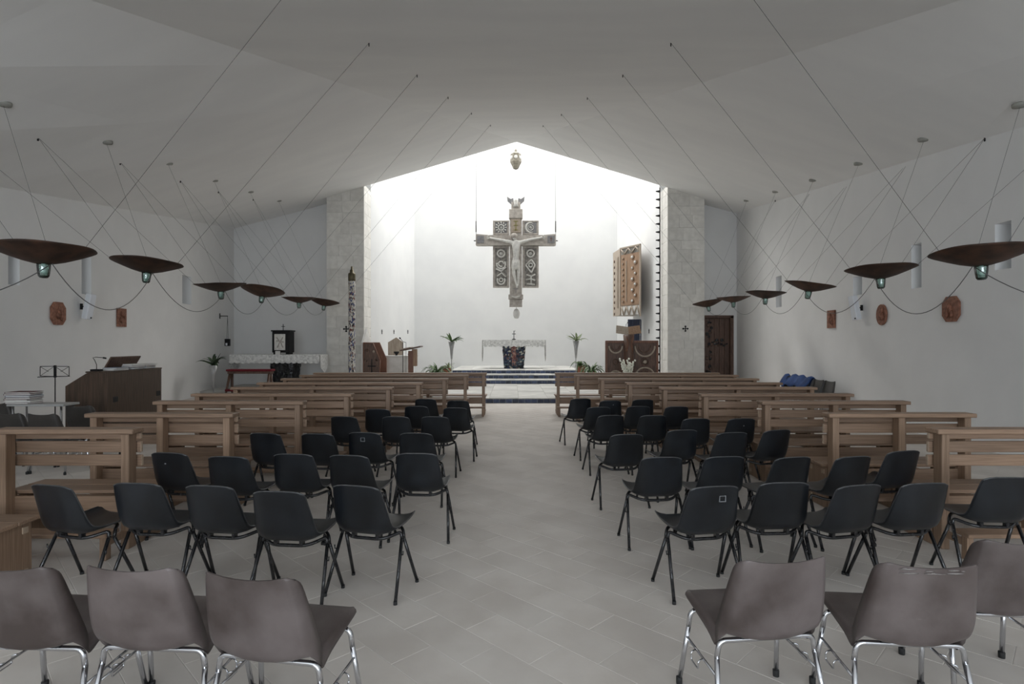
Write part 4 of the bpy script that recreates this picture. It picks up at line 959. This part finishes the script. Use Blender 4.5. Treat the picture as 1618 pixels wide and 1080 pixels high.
MB().lathe([(.05, 0), (.03, .02), (.09, .09), (.10, .14), (.085, .14), (.0, .05)], 14).build('bowl', M['iron'], cu)
tag(MB().cbox((-3.72, 20.35, Z1+1.032), (-3.50, 20.6, Z1+1.10), .006).build('missal', M['bookred']), 'red covered book lying on the white shelf', 'book')
so_ = empty('stool', (-3.55, 19.2, Z1)); tag(so_, 'low brown stool behind the microphone stand', 'stool')
MB().cbox((-.22, -.18, .40), (.22, .18, .46), .02).build('seat', M['redwood'], so_)
for sx in (-1, 1):
    for sy in (-1, 1): MB().tube([(sx*.17, sy*.13, .40), (sx*.19, sy*.15, 0)], .022, 6).build('leg', M['darkwood'], so_)
ms = empty('microphone_stand', (-3.62, 18.9, Z1)); tag(ms, 'black microphone stand beside the small lectern', 'microphone stand')
MB().tube([(0, 0, 0), (0, 0, 1.50)], .012, 6).build('pole', M['iron'], ms); MB().lathe([(.14, 0), (.13, .02), (.02, .035)], 16).build('base', M['iron'], ms)
MB().tube([(.10, 0, 1.50), (.0, 0, 1.52), (-.07, -.03, 1.62)], .009, 6).build('boom', M['iron'], ms); MB().tube([(-.07, -.03, 1.62), (-.11, -.04, 1.66)], [.028, .022], 8).build('microphone', M['rubber'], ms)
MB().tube([(.10, 0, 1.50), (.10, .0, .2)], .006, 5).build('cord', M['rubber'], ms)
le = empty('lectern', (-3.32, 18.7, Z1)); tag(le, 'small brown wooden lectern with slanted book rest', 'lectern')
MB().cbox((-.08, -.06, 0), (.08, .06, 1.22), .008).build('post', M['redwood'], le)
MB().cbox((.04, -.045, .72), (.20, .10, 1.28), .01).build('side_bracket', M['honey'], le)
Mx = Matrix.Translation((.02, 0, 1.30)) @ Matrix.Rotation(-.20, 4, 'Y')
MB().cbox((-.34, -.28, -.02), (.34, .28, .02), .006, Mx).build('book_rest', M['darkwood'], le)
MB().cbox((-.26, -.24, .022), (.02, .22, .05), .006, Mx).build('open_book', M['palewood'], le)
MB().cbox((-.28, -.22, 0), (.28, .22, .05), .01).build('foot', M['redwood'], le)

# candle column
cc = empty('candle_column', ((556-809)*17.6/FPX, 17.6, 0)); tag(cc, 'tall slender candle column of painted ceramic rings with bronze cap', 'candle column')
MB().lathe([(.17, 0), (.17, .14), (.11, .18)], 24).build('base', M['stone'], cc)
z = .18
for k in range(11):
    h = .305; MB().lathe([(.094, z), (.104, z+.015), (.104, z+h-.015), (.094, z+h)], 24).build('ceramic_ring', M['candle'], cc); z += h
MB().lathe([(.108, z), (.112, z+.04), (.112, z+.20), (.10, z+.24), (.065, z+.25), (.06, z+.34), (.035, z+.35), (.03, z+.44), (0, z+.46)], 20).build('bronze_cap', M['bronze'], cc)

# ------------------------------------------------------------------ sanctuary furniture, ambo side
tn = empty('tabernacle', (4.6, 22.5, 0)); tag(tn, 'hanging honey wood tabernacle case with round medallions on the sanctuary wall', 'tabernacle')
Pq = [Vector((4.87, 21.5, 0)), Vector((4.30, 22.5, 0)), Vector((4.22, 23.8, 0)), Vector((5.05, 23.8, 0))]
Pq = [p-Vector((4.6, 22.5, 0)) for p in Pq]
zt, zb = 5.36, 2.72
MB().prism([(p.x, p.y) for p in Pq], lambda u, v, d: Vector((u, v, d)), zb, zt).build('case', M['palewood'], tn)
def on_face(a, b, t, z, out=0.0):
    d = (b-a); n = Vector((d.y, -d.x, 0)).normalized()
    if n.x > 0 or n.y > 0.3: n = -n
    return a+d*t+n*out+Vector((0, 0, z)), n
def facebox(a, b, t0, t1, z0, z1, o0, o1, m, nm, par):
    q = [on_face(a, b, t, z, o)[0] for o in (o0, o1) for t, z in ((t0, z0), (t1, z0), (t1, z1), (t0, z1))]
    return MB().add(q, [(3, 2, 1, 0), (4, 5, 6, 7), (0, 1, 5, 4), (1, 2, 6, 5), (2, 3, 7, 6), (3, 0, 4, 7)]).build(nm, m, par)
a, b = Pq[1], Pq[0]
fp = facebox(a, b, .03, .97, zb+.36, zt-.30, -.01, .025, M['honey'], 'carved_front', tn)
facebox(a, b, 0, 1, zt-.06, zt, -.01, .04, M['palewood'], 'top_rail', tn); facebox(a, b, .95, 1, zb-.1, zt, -.01, .04, M['palewood'], 'edge_rail', tn)
facebox(a, b, .30, .33, zb+.5, zt-.55, .02, .05, M['palewood'], 'long_rib', tn)
rr = random.Random(2); zz = zt-.45; k = 0
while zz > zb+.5:
    for t, big in ((.15, .05), (.62+.14*(k % 2), .07+.03*rr.random())):
        p, n = on_face(a, b, t, zz, .025)
        Rq = n.to_track_quat('Z', 'Y').to_matrix().to_4x4()
        m_ = MB().lathe([(big, 0), (big, .03), (big*.72, .04), (big*.62, .02), (0, .02)], 14, M=Matrix.Translation(p) @ Rq).build('medallion', M['honey'], tn)
        MB().lathe([(big*.6, .021), (big*.5, .05), (0, .055)], 12, M=Matrix.Translation(p) @ Rq).build('medallion_centre', M['marble'] if t > .5 else M['palewood'], m_)
    zz -= .21; k += 1
for z0_, z1_, n_ in ((zt-.28, zt-.08, 5), (zb-.02, zb+.32, 7)):
    for k in range(n_):
        p0, _ = on_face(a, b, .05+.9*k/n_, z0_ if k % 2 else z1_, .03); p1, _ = on_face(a, b, .05+.9*(k+1)/n_, z1_ if k % 2 else z0_, .03)
        MB().tube([p0, p1], .028, 6).build('lattice_bar', M['palewood'], tn)
    facebox(a, b, .04, .95, z0_, z1_, -.01, .012, M['recess'] if z0_ > 4 else M['marble'], 'lattice_ground', tn)
a, b = Pq[2], Pq[1]
for t in (.55, .68): facebox(a, b, t, t+.06, zb+.3, zt-.3, -.005, .03, M['palewood'], 'long_rib', tn)
facebox(a, b, .93, 1, zb, zt, -.005, .035, M['palewood'], 'edge_rail', tn)
for k in range(10):
    p, n = on_face(a, b, .22, zt-.4-k*.24, .0); Rq = n.to_track_quat('Z', 'Y').to_matrix().to_4x4()
    MB().lathe([(.06, -.01), (.06, .02), (.03, .03), (0, .03)], 10, M=Matrix.Translation(p) @ Rq).build('stud', M['darkwood'], tn)
nv = empty('navy_panel', (4.80, 22.3, Z1)); tag(nv, 'navy ribbed panel standing behind the carved ambo', 'panel')
MB().cbox((-.26, 0, 0), (.26, .06, 2.40), .008).build('board', M['navypanel'], nv)
for k in range(5): MB().cbox((-.24+.11*k, -.03, .05), (-.18+.11*k, .0, 2.36), .006).build('rib', M['navypanel'], nv)
MB().tube([(-.34, -.02, 1.2), (-.34, -.02, 2.20), (-.26, -.02, 2.30)], .018, 6).build('steel_rod', M['chrome'], nv); MB().tube([(.20, -.05, 1.2), (.20, -.05, 2.36)], .012, 6).build('steel_rod', M['chrome'], nv)
am = empty('ambo', (4.15, 19.0, Z1)); tag(am, 'carved dark wooden ambo with two relief panels and eagle-like reading desk', 'ambo')
for x0, x1 in ((-1.04, -.36), (-.18, .72)):
    p = MB().cbox((x0, -.04, 0), (x1, .04, 1.55), .01).build('panel', M['darkwood'], am)
    for q0, q1 in (((x0, 1.48), (x1, 1.56)), ((x0, 0), (x0+.07, 1.5)), ((x1-.07, 0), (x1, 1.5))): MB().cbox((q0[0], -.07, q0[1]), (q1[0], -.03, q1[1]), .008).build('frame_strip', M['redwood'], p)
    xm = (x0+x1)/2; hw = (x1-x0)/2-.12
    for r, z, a0, a1 in ((hw, 1.38, 180, 360), (hw*.6, 1.38, 180, 360), (hw, .32, 0, 180), (hw*.66, .32, 0, 180), (hw*.34, .85, 0, 360)):
        pts = [(xm+r*math.cos(math.radians(a0+(a1-a0)*k/16)), -.05, z+r*1.05*math.sin(math.radians(a0+(a1-a0)*k/16))) for k in range(17)]
        MB().tube(pts, .028, 7).build('relief', M['palewood'] if r == hw else M['darkwood'], p)
MB().lathe([(.08, 0), (.05, .05), (0, .07)], 12, M=Matrix.Translation((.27, -.04, .85)) @ Matrix.Rotation(PI/2, 4, 'X')).build('boss', M['palewood'], am)
pts = [(-.27, -.10, 0), (-.27, -.12, .7), (-.27, -.10, 1.25), (-.27, -.06, 1.75)]
MB().tube(pts, [.13, .12, .15, .19], 10).build('desk_column', M['darkwood'], am)
for sx in (-1, 1):
    MB().tube([(-.27+sx*.12, -.2, 1.70), (-.27+sx*.05, -.24, 1.45), (-.27+sx*.10, -.2, 1.2)], .03, 6).build('carved_fold', M['redwood'], am)
    Mx = Matrix.Translation((-.27, -.05, 1.74)) @ Matrix.Rotation(sx*-.14, 4, 'Y') @ Matrix.Rotation(-.5, 4, 'X')
    MB().cbox((0 if sx > 0 else -.43, -.03, 0), (.43 if sx > 0 else 0, .0, .30), .006, Mx).build('desk_wing', M['honey'] if sx > 0 else M['palewood'], am)
# iron rail of pegs up the pier edge
ir = empty('peg_rail', (5.27, 20.3, 0)); tag(ir, 'black iron rail of short pegs climbing the pier beside the ambo', 'rail')
MB().tube([(0, 0, Z1), (0, 0, 7.15)], .02, 6).build('rod', M['iron'], ir)
pgm = MB().add([(0, -.03, .035), (0, .03, .035), (-.15, .0, .01), (0, -.03, -.05), (0, .03, -.05), (-.15, 0, -.02)], [(0, 1, 2), (5, 4, 3), (0, 2, 5, 3), (1, 4, 5, 2), (0, 3, 4, 1)]).mesh('peg', M['iron'])
for k in range(24): inst(pgm, 'peg', ir, (0, 0, .35+.29*k))
# small consecration crosses
def small_cross(name, c, sx, sz, u, label, flare=False):
    root = empty(name, c); tag(root, label, 'cross', 'small iron wall crosses'); u = Vector(u).normalized(); n = u.cross(Vector((0, 0, 1)))
    for nm, du, dz in (('upright', sx*.16, sz), ('arm', sx, sx*.16)):
        q = [u*(a*du)+Vector((0, 0, b*dz+(0 if nm == 'upright' or flare else sz*.25)))+n*o for o in (-.012, .012) for a, b in ((-1, -1), (1, -1), (1, 1), (-1, 1))]
        MB().add(q, [(3, 2, 1, 0), (4, 5, 6, 7), (0, 1, 5, 4), (1, 2, 6, 5), (2, 3, 7, 6), (3, 0, 4, 7)]).build(nm, M['iron'], root)
    if flare:
        for a in range(4):
            v = u*math.cos(a*PI/2)*sx*.9+Vector((0, 0, math.sin(a*PI/2)*sx*.9)); MB().lathe([(.03, -.012), (.03, .012)], 8, M=Matrix.Translation(v) @ n.to_track_quat('Z', 'Y').to_matrix().to_4x4()).build('tip', M['iron'], root)
small_cross('wall_cross', at(547, 519.5, YC-.006)-Vector((0, .0, 0)), .085, .085, (1, 0, 0), 'black iron cross on the pier beside the candle column', True)
small_cross('wall_cross', at(1083, 519, YC-.006), .085, .085, (1, 0, 0), 'black iron cross on the pier beside the carved door', True)
def on_side(px, left=True):                                   # depth where a sight line meets the sanctuary side wall
    k = (px-809)/FPX
    (x0, y0), (x1, y1) = ((PLX1, YC+.95), (AXL, YA)) if left else ((PRX0, YC+1.1), (AXR, YA))
    m = (x1-x0)/(y1-y0); return (x0-m*y0)/(k-m)
ul = Vector((AXL-PLX1, YA-YC-.95, 0)); ur = Vector((AXR-PRX0, YA-YC-1.1, 0))
for px, lab in ((603, 'small dark cross on the sanctuary side wall above the throne'), (622, 'small dark cross above the pointed wooden back'), (644, 'small dark cross above the small lectern')):
    small_cross('wall_cross', at(px, 524, on_side(px))+Vector((.014, 0, 0)), .05, .085, ul, lab)
small_cross('wall_cross', at(1026, 523, on_side(1026, False))-Vector((.014, 0, 0)), .05, .085, ur, 'small dark cross on the sanctuary wall over the ambo')

# carved door
do = MB().box((DX0, YB+.10, 0), (DX1, YB+.16, DZ)).build('door_1', M['darkwood']); tag(do, 'dark carved wooden door with a rough relief cross', None, None, 'structure')
for x0, x1, z0, z1 in ((DX0-.02, DX0+.07, 0, DZ), (DX1-.10, DX1+.02, 0, DZ), (DX0-.02, DX1+.02, DZ-.08, DZ+.02)): MB().cbox((x0, YB-.01, z0), (x1, YB+.12, z1), .006).build('door_frame', M['darkwood'], do)
for k in range(5):
    x = DX0+.08+k*.18; MB().cbox((x, YB+.07, .02), (x+.174, YB+.11, DZ-.09), .006).build('board', M['darkwood'], do)
rr = random.Random(6)
for k in range(46):
    if k < 30: x, z = DX0+.24+rr.uniform(-.08, .10), rr.uniform(.1, 2.4)
    else: x, z = DX0+.3+rr.uniform(0, .62), 1.62+rr.uniform(-.10, .10)
    r = rr.uniform(.035, .075); MB().lathe([(r, 0), (r*.8, .03), (0, .045)], 7, smooth=False, M=Matrix.Translation((x, YB+.07, z)) @ Matrix.Rotation(PI/2, 4, 'X')).build('relief_lump', M['darkceramic'] if k % 3 else M['darkwood'], do)

# ------------------------------------------------------------------ side walls: plaques, speakers, bell
def wall_frame(left, px, py):
    Y = YL(px) if left else YR(px); c = at(px, py, Y)
    u = Vector((.13, -1, 0)).normalized() if left else Vector((-.068, -1, 0)).normalized()   # along the wall toward the entrance
    n = Vector((1, .13, 0)).normalized() if left else Vector((-1, .068, 0)).normalized()     # into the room
    return c, u, n, FPX/Y
def plaque(left, px, py, hpx, shape, label):
    c, u, n, s = wall_frame(left, px, py); h = hpx/s/2; root = empty('terracotta_plaque', c+n*.004); tag(root, label, 'plaque', 'terracotta stations on the side walls')
    if shape == 'square': poly = [(-.85, -1), (.85, -1), (.85, 1), (-.85, 1)]
    elif shape == 'octagon': poly = [(-.95, -.5), (-.5, -1), (.5, -1), (.95, -.5), (.95, .5), (.5, 1), (-.5, 1), (-.95, .5)]
    else: poly = [(.82*math.cos(2*PI*k/28), math.sin(2*PI*k/28)) for k in range(28)]
    fn = lambda a, b, d: u*(a*h)+Vector((0, 0, b*h))+n*d
    MB().prism(poly, fn, 0, .035).build('tile', M['terra'], root)
    rr = random.Random(int(px))
    for k in range(5):
        x, z = rr.uniform(-.4, .4), rr.uniform(-.45, .4)
        MB().tube([fn(x-.1, z-.25, .036), fn(x+.05, z, .045), fn(x, z+.3, .036)], [.02, .03, .018], 6).build('relief_figure', M['terra'], root)
plaque(True, 90, 495, 36, 'octagon', 'octagonal terracotta relief plaque on the wall above the music stand')
plaque(True, 190.5, 501.5, 29, 'square', 'rectangular terracotta relief plaque on the wall above the organ')
plaque(False, 1505, 488, 40, 'octagon', 'octagonal terracotta relief plaque on the carved-door side wall')
plaque(False, 1395, 497, 33, 'oval', 'oval terracotta relief plaque beside the white speaker')
plaque(False, 1315, 504, 28, 'square', 'rectangular terracotta relief plaque farthest along the carved-door side wall')
for left, px, py, lab in ((True, 127, 484, 'white column loudspeaker on the organ side wall'), (False, 1363, 486, 'white column loudspeaker on the carved-door side wall')):
    c, u, n, s = wall_frame(left, px, py); sp = empty('loudspeaker', c); tag(sp, lab, 'speaker')
    tz = Vector((0, 0, 1)); lean = .18
    up_ = (tz+n*lean).normalized(); fw = (n-tz*lean).normalized()
    fw2 = (fw+u*.30).normalized(); sd = up_.cross(fw2).normalized()
    Mx = Matrix((sd, fw2, up_)).transposed().to_4x4(); Mx.translation = n*.16
    MB().cbox((-.075, -.06, -.26), (.075, .06, .26), .012, Mx).build('cabinet', M['white'], sp)
    MB().cbox((-.062, .058, -.24), (.062, .066, .24), .004, Mx).build('grille', M['white'], sp)
    MB().tube([Vector((0, 0, 0)), n*.10], .018, 6).build('bracket', M['iron'], sp); MB().cbox((-.02, -.02, -.06), (.02, .02, .06), .004, Matrix.Translation(n*.02)).build('wall_plate', M['iron'], sp)
    MB().lathe([(.016, 0), (.016, .01)], 8, M=Mx @ Matrix.Translation((.03, .066, -.22)) @ Matrix.Rotation(-PI/2, 4, 'X')).build('port', M['iron'], sp)
c, u, n, s = wall_frame(True, 347, 499); bl = empty('wall_lamp', c); tag(bl, 'small dark oil lamp hung on cords from a wall bracket near the side altar', 'lamp')
MB().cbox((-.02, -.02, -.09), (.02, .02, .09), .004).build('wall_plate', M['iron'], bl); MB().tube([(0, 0, 0), n*.26], .014, 6).build('bracket', M['iron'], bl)
for sgn in (-1, 1): MB().tube([n*.25, n*.25+u*(.06*sgn)+Vector((0, 0, -.76))], .005, 5).build('cord', M['iron'], bl)
MB().cbox((-.07, -.07, -1.0), (.07, .07, -.76), .012, Matrix.Translation(n*.25)).build('lamp_body', M['iron'], bl); MB().cbox((-.03, -.08, -.98), (.03, -.06, -.90), .004, Matrix.Translation(n*.25)).build('lamp_glass', M['white'], bl)

# ------------------------------------------------------------------ organ corner
og = empty('organ', (-6.53, 8.75, 0)); og.scale = (1.07, 1.0, .97); tag(og, 'brown veneered electric organ console with sloping cheek facing the pews', 'organ')
cheek = [(-.31, 0), (.29, 0), (.27, 1.21), (.0, 1.21), (-.31, 1.0)]
for yy in (0, 1.31): MB().prism(cheek, XZ, yy, yy+.04).build('side_panel', M['organ'], og)
MB().cbox((.27, .0, .0), (.295, 1.35, 1.215), .005).build('back_panel', M['organ'], og)
MB().cbox((-.02, -.01, 1.212), (.30, 1.36, 1.235), .006).build('top', M['organ'], og)
MB().cbox((-.30, .04, .70), (.24, 1.31, .76), .006).build('key_bed', M['organ'], og)
for z, x in ((.765, -.28), (.83, -.18)):
    kb = MB().cbox((x, .15, z), (x+.14, 1.2, z+.03), .003).build('keyboard', M['paper'], og)
MB().cbox((-.28, .04, .9), (.0, 1.31, .93), .004, Matrix.Rotation(0, 4, 'X')).build('stop_panel', M['organ'], og)
for yy, z in ((.12, .78), (1.20, .78)):
    MB().cbox((.285, yy, z-.05), (.301, yy+.11, z+.04), .004).build('vent', M['rubber'], og)
Mx = Matrix.Translation((.0, .55, 1.236)) @ Matrix.Rotation(-.35, 4, 'Y')
MB().cbox((-.012, -.36, 0), (.012, .36, .25), .004, Matrix.Translation((.03, .66, 1.236)) @ Matrix.Rotation(.5, 4, 'Y')).build('music_desk', M['darkwood'], og)
def book(name, c, sz, m, rz, label, group, page=True):
    root = empty(name, c, rz); tag(root, label, 'book', group)
    x, y, z = sz
    MB().cbox((-x/2, -y/2, 0), (x/2, y/2, .004), .001).build('cover', m, root); MB().cbox((-x/2, -y/2, z-.004), (x/2, y/2, z), .001).build('cover', m, root)
    MB().cbox((-x/2, -y/2, .004), (-x/2+.004, y/2, z-.004), .001).build('spine', m, root); MB().box((-x/2+.004, -y/2+.006, .004), (x/2-.006, y/2-.006, z-.004)).build('pages', M['paper'], root)
g = 'song books on the organ top'
for yy, n_, hs in ((.40, 2, .022), (.80, 3, .028), (1.12, 3, .026)):
    z = 1.199
    for k in range(n_):
        m_, cw = [(M['paper'], 'white'), (M['bookblue'], 'slate blue'), (M['bookred'], 'dark red')][(k+(0 if yy < .5 else 1)) % 3]
        book('book', (-6.37+.01*k, 8.75+yy, z), (.22, .30, hs), m_, random.uniform(-.15, .15), '%s book, %s in the %s pile on the organ' % (cw, ['bottom', 'second up', 'third up'][k], {.40: 'nearest', .80: 'middle', 1.12: 'farthest'}[yy]), g); z += hs+.001
gm = empty('gooseneck_microphone', (-6.44, 8.83, 1.199)); tag(gm, 'black gooseneck microphone on the organ cheek', 'microphone')
MB().cbox((-.07, -.05, 0), (.07, .05, .03), .006).build('base', M['iron'], gm)
MB().tube([(0, 0, .03), (0, 0, .10), (-.03, 0, .17), (-.07, .02, .205), (-.04, .04, .215), (.04, .08, .205)], .005, 6).build('gooseneck', M['iron'], gm); MB().tube([(.04, .08, .205), (.08, .10, .195)], .013, 8).build('capsule', M['rubber'], gm)
mu = empty('music_stand', (-7.42, 9.25, 0)); mu.scale = (1, 1, .975); tag(mu, 'black folding wire music stand beside the organ', 'music stand')
MB().tube([(0, 0, .3), (0, 0, 1.12)], .008, 6).build('pole', M['iron'], mu)
for k in range(3):
    a = k*2.09+.4; MB().tube([(0, 0, .35), (.26*math.cos(a), .26*math.sin(a), .01)], .007, 6).build('leg', M['iron'], mu)
MB().cbox((-.018, -.012, 1.10), (.018, .012, 1.305), .003).build('spine', M['iron'], mu)
for sx in (-1, 1):
    MB().tube(arc_pts([(0, -.01, 1.12), (sx*.235, -.01, 1.125), (sx*.235, -.01, 1.285), (0, -.01, 1.29)], .01, 2), .0055, 5).build('desk_frame', M['iron'], mu)
    MB().tube([(sx*.01, -.01, 1.285), (sx*.23, -.01, 1.13)], .004, 5).build('brace', M['iron'], mu); MB().tube([(sx*.23, -.01, 1.28), (sx*.10, -.01, 1.20)], .004, 5).build('brace', M['iron'], mu)
MB().tube([(-.26, -.03, 1.11), (.26, -.03, 1.125)], .007, 6).build('ledge', M['iron'], mu)
pgb = proto_brown('stacking_chair', M['greybrown'], M['chrome']); used = []
for x0, x1, y, yaw, lab in ((-18, 40, 652, 5, 'dark grey-brown chair by the organ, partly cut by the picture edge'), (45, 86, 653, 4, 'dark grey-brown chair in front of the book pile'), (103, 144, 640, 3, 'dark grey-brown chair in front of the organ cheek'),
                            (-28, 16, 636, 8, 'dark grey-brown chair behind the one cut by the picture edge')):
    put_chair(pgb, used, x0, x1, y, yaw, .768, lab, 'dark chairs around the organ')
tbk = empty('side_table', (-6.55, 7.92, 0)); tag(tbk, 'narrow grey-topped table holding books near the organ', 'table')
Mx = Matrix.Translation((0, 0, .80)) @ Matrix.Rotation(-.10, 4, 'Y')
MB().cbox((-.36, -.14, .0), (.42, .16, .03), .005).build('tabletop', M['greytop'], tbk).location = (0, 0, .77)
for sx in (-.3, .36):
    for sy in (-.1, .12): MB().tube([(sx, sy, .77), (sx, sy, 0)], .014, 6).build('leg', M['chrome'], tbk)
z = .801
for k in range(7):
    m_, cw = [(M['bookred'], 'dark red'), (M['paper'], 'white'), (M['bookred'], 'red-backed'), (M['bookred'], 'wine red'), (M['bookblue'], 'slate'), (M['bookred'], 'maroon'), (M['bookred'], 'brown-red')][k]
    book('book', (-6.77+random.uniform(-.02, .02), 7.90, z), (.34, .24, .022), m_, random.uniform(-.12, .12), '%s song book, %s from the bottom of the slumped pile' % (cw, ORD[k+1]), 'song books piled on the side table'); z += .0235

# ------------------------------------------------------------------ chairs and blue cloth by the carved-door wall
used2 = []
for k, (X, Y) in enumerate(((7.02, 14.75), (7.0, 14.10), (6.98, 13.40), (6.96, 12.90))):
    o = copy_tree(pgb); o.location = (X, Y, 0); o.rotation_euler = (0, 0, PI/2+.1)
    tag(o, ['dark chair by the wall under the far end of the blue cloth', 'dark chair by the wall under the near end of the blue cloth', 'olive-dark chair by the wall just past the blue cloth', 'dark chair by the wall standing last from the blue cloth'][k], 'chair', 'dark chairs along the carved-door side wall')
rows = []; rr = random.Random(9)
for i in range(25):
    t = i/24; Y = 15.12-1.35*t
    pk = .80-.085*max(0, math.sin(t*2*PI*1.5+.2))**2*(1 if .12 < t < .40 else .35)+.02*math.sin(t*23)
    rows.append([Vector((7.34+.03*math.sin(t*9), Y, pk-.28)), Vector((7.335, Y, pk-.04)), Vector((7.30, Y, pk)), Vector((7.25, Y, pk-.01)), Vector((7.16+.02*math.sin(t*14), Y, pk-.13)), Vector((7.06+.03*math.sin(t*11+1), Y, pk-.26))])
o = bpy.data.objects.new('blue_cloth', thick_sheet('blue_cloth', rows, M['bluecloth'], .012)); COL.objects.link(o)
tag(o, 'bright blue cloth draped over chair backs by the wall', 'cloth')
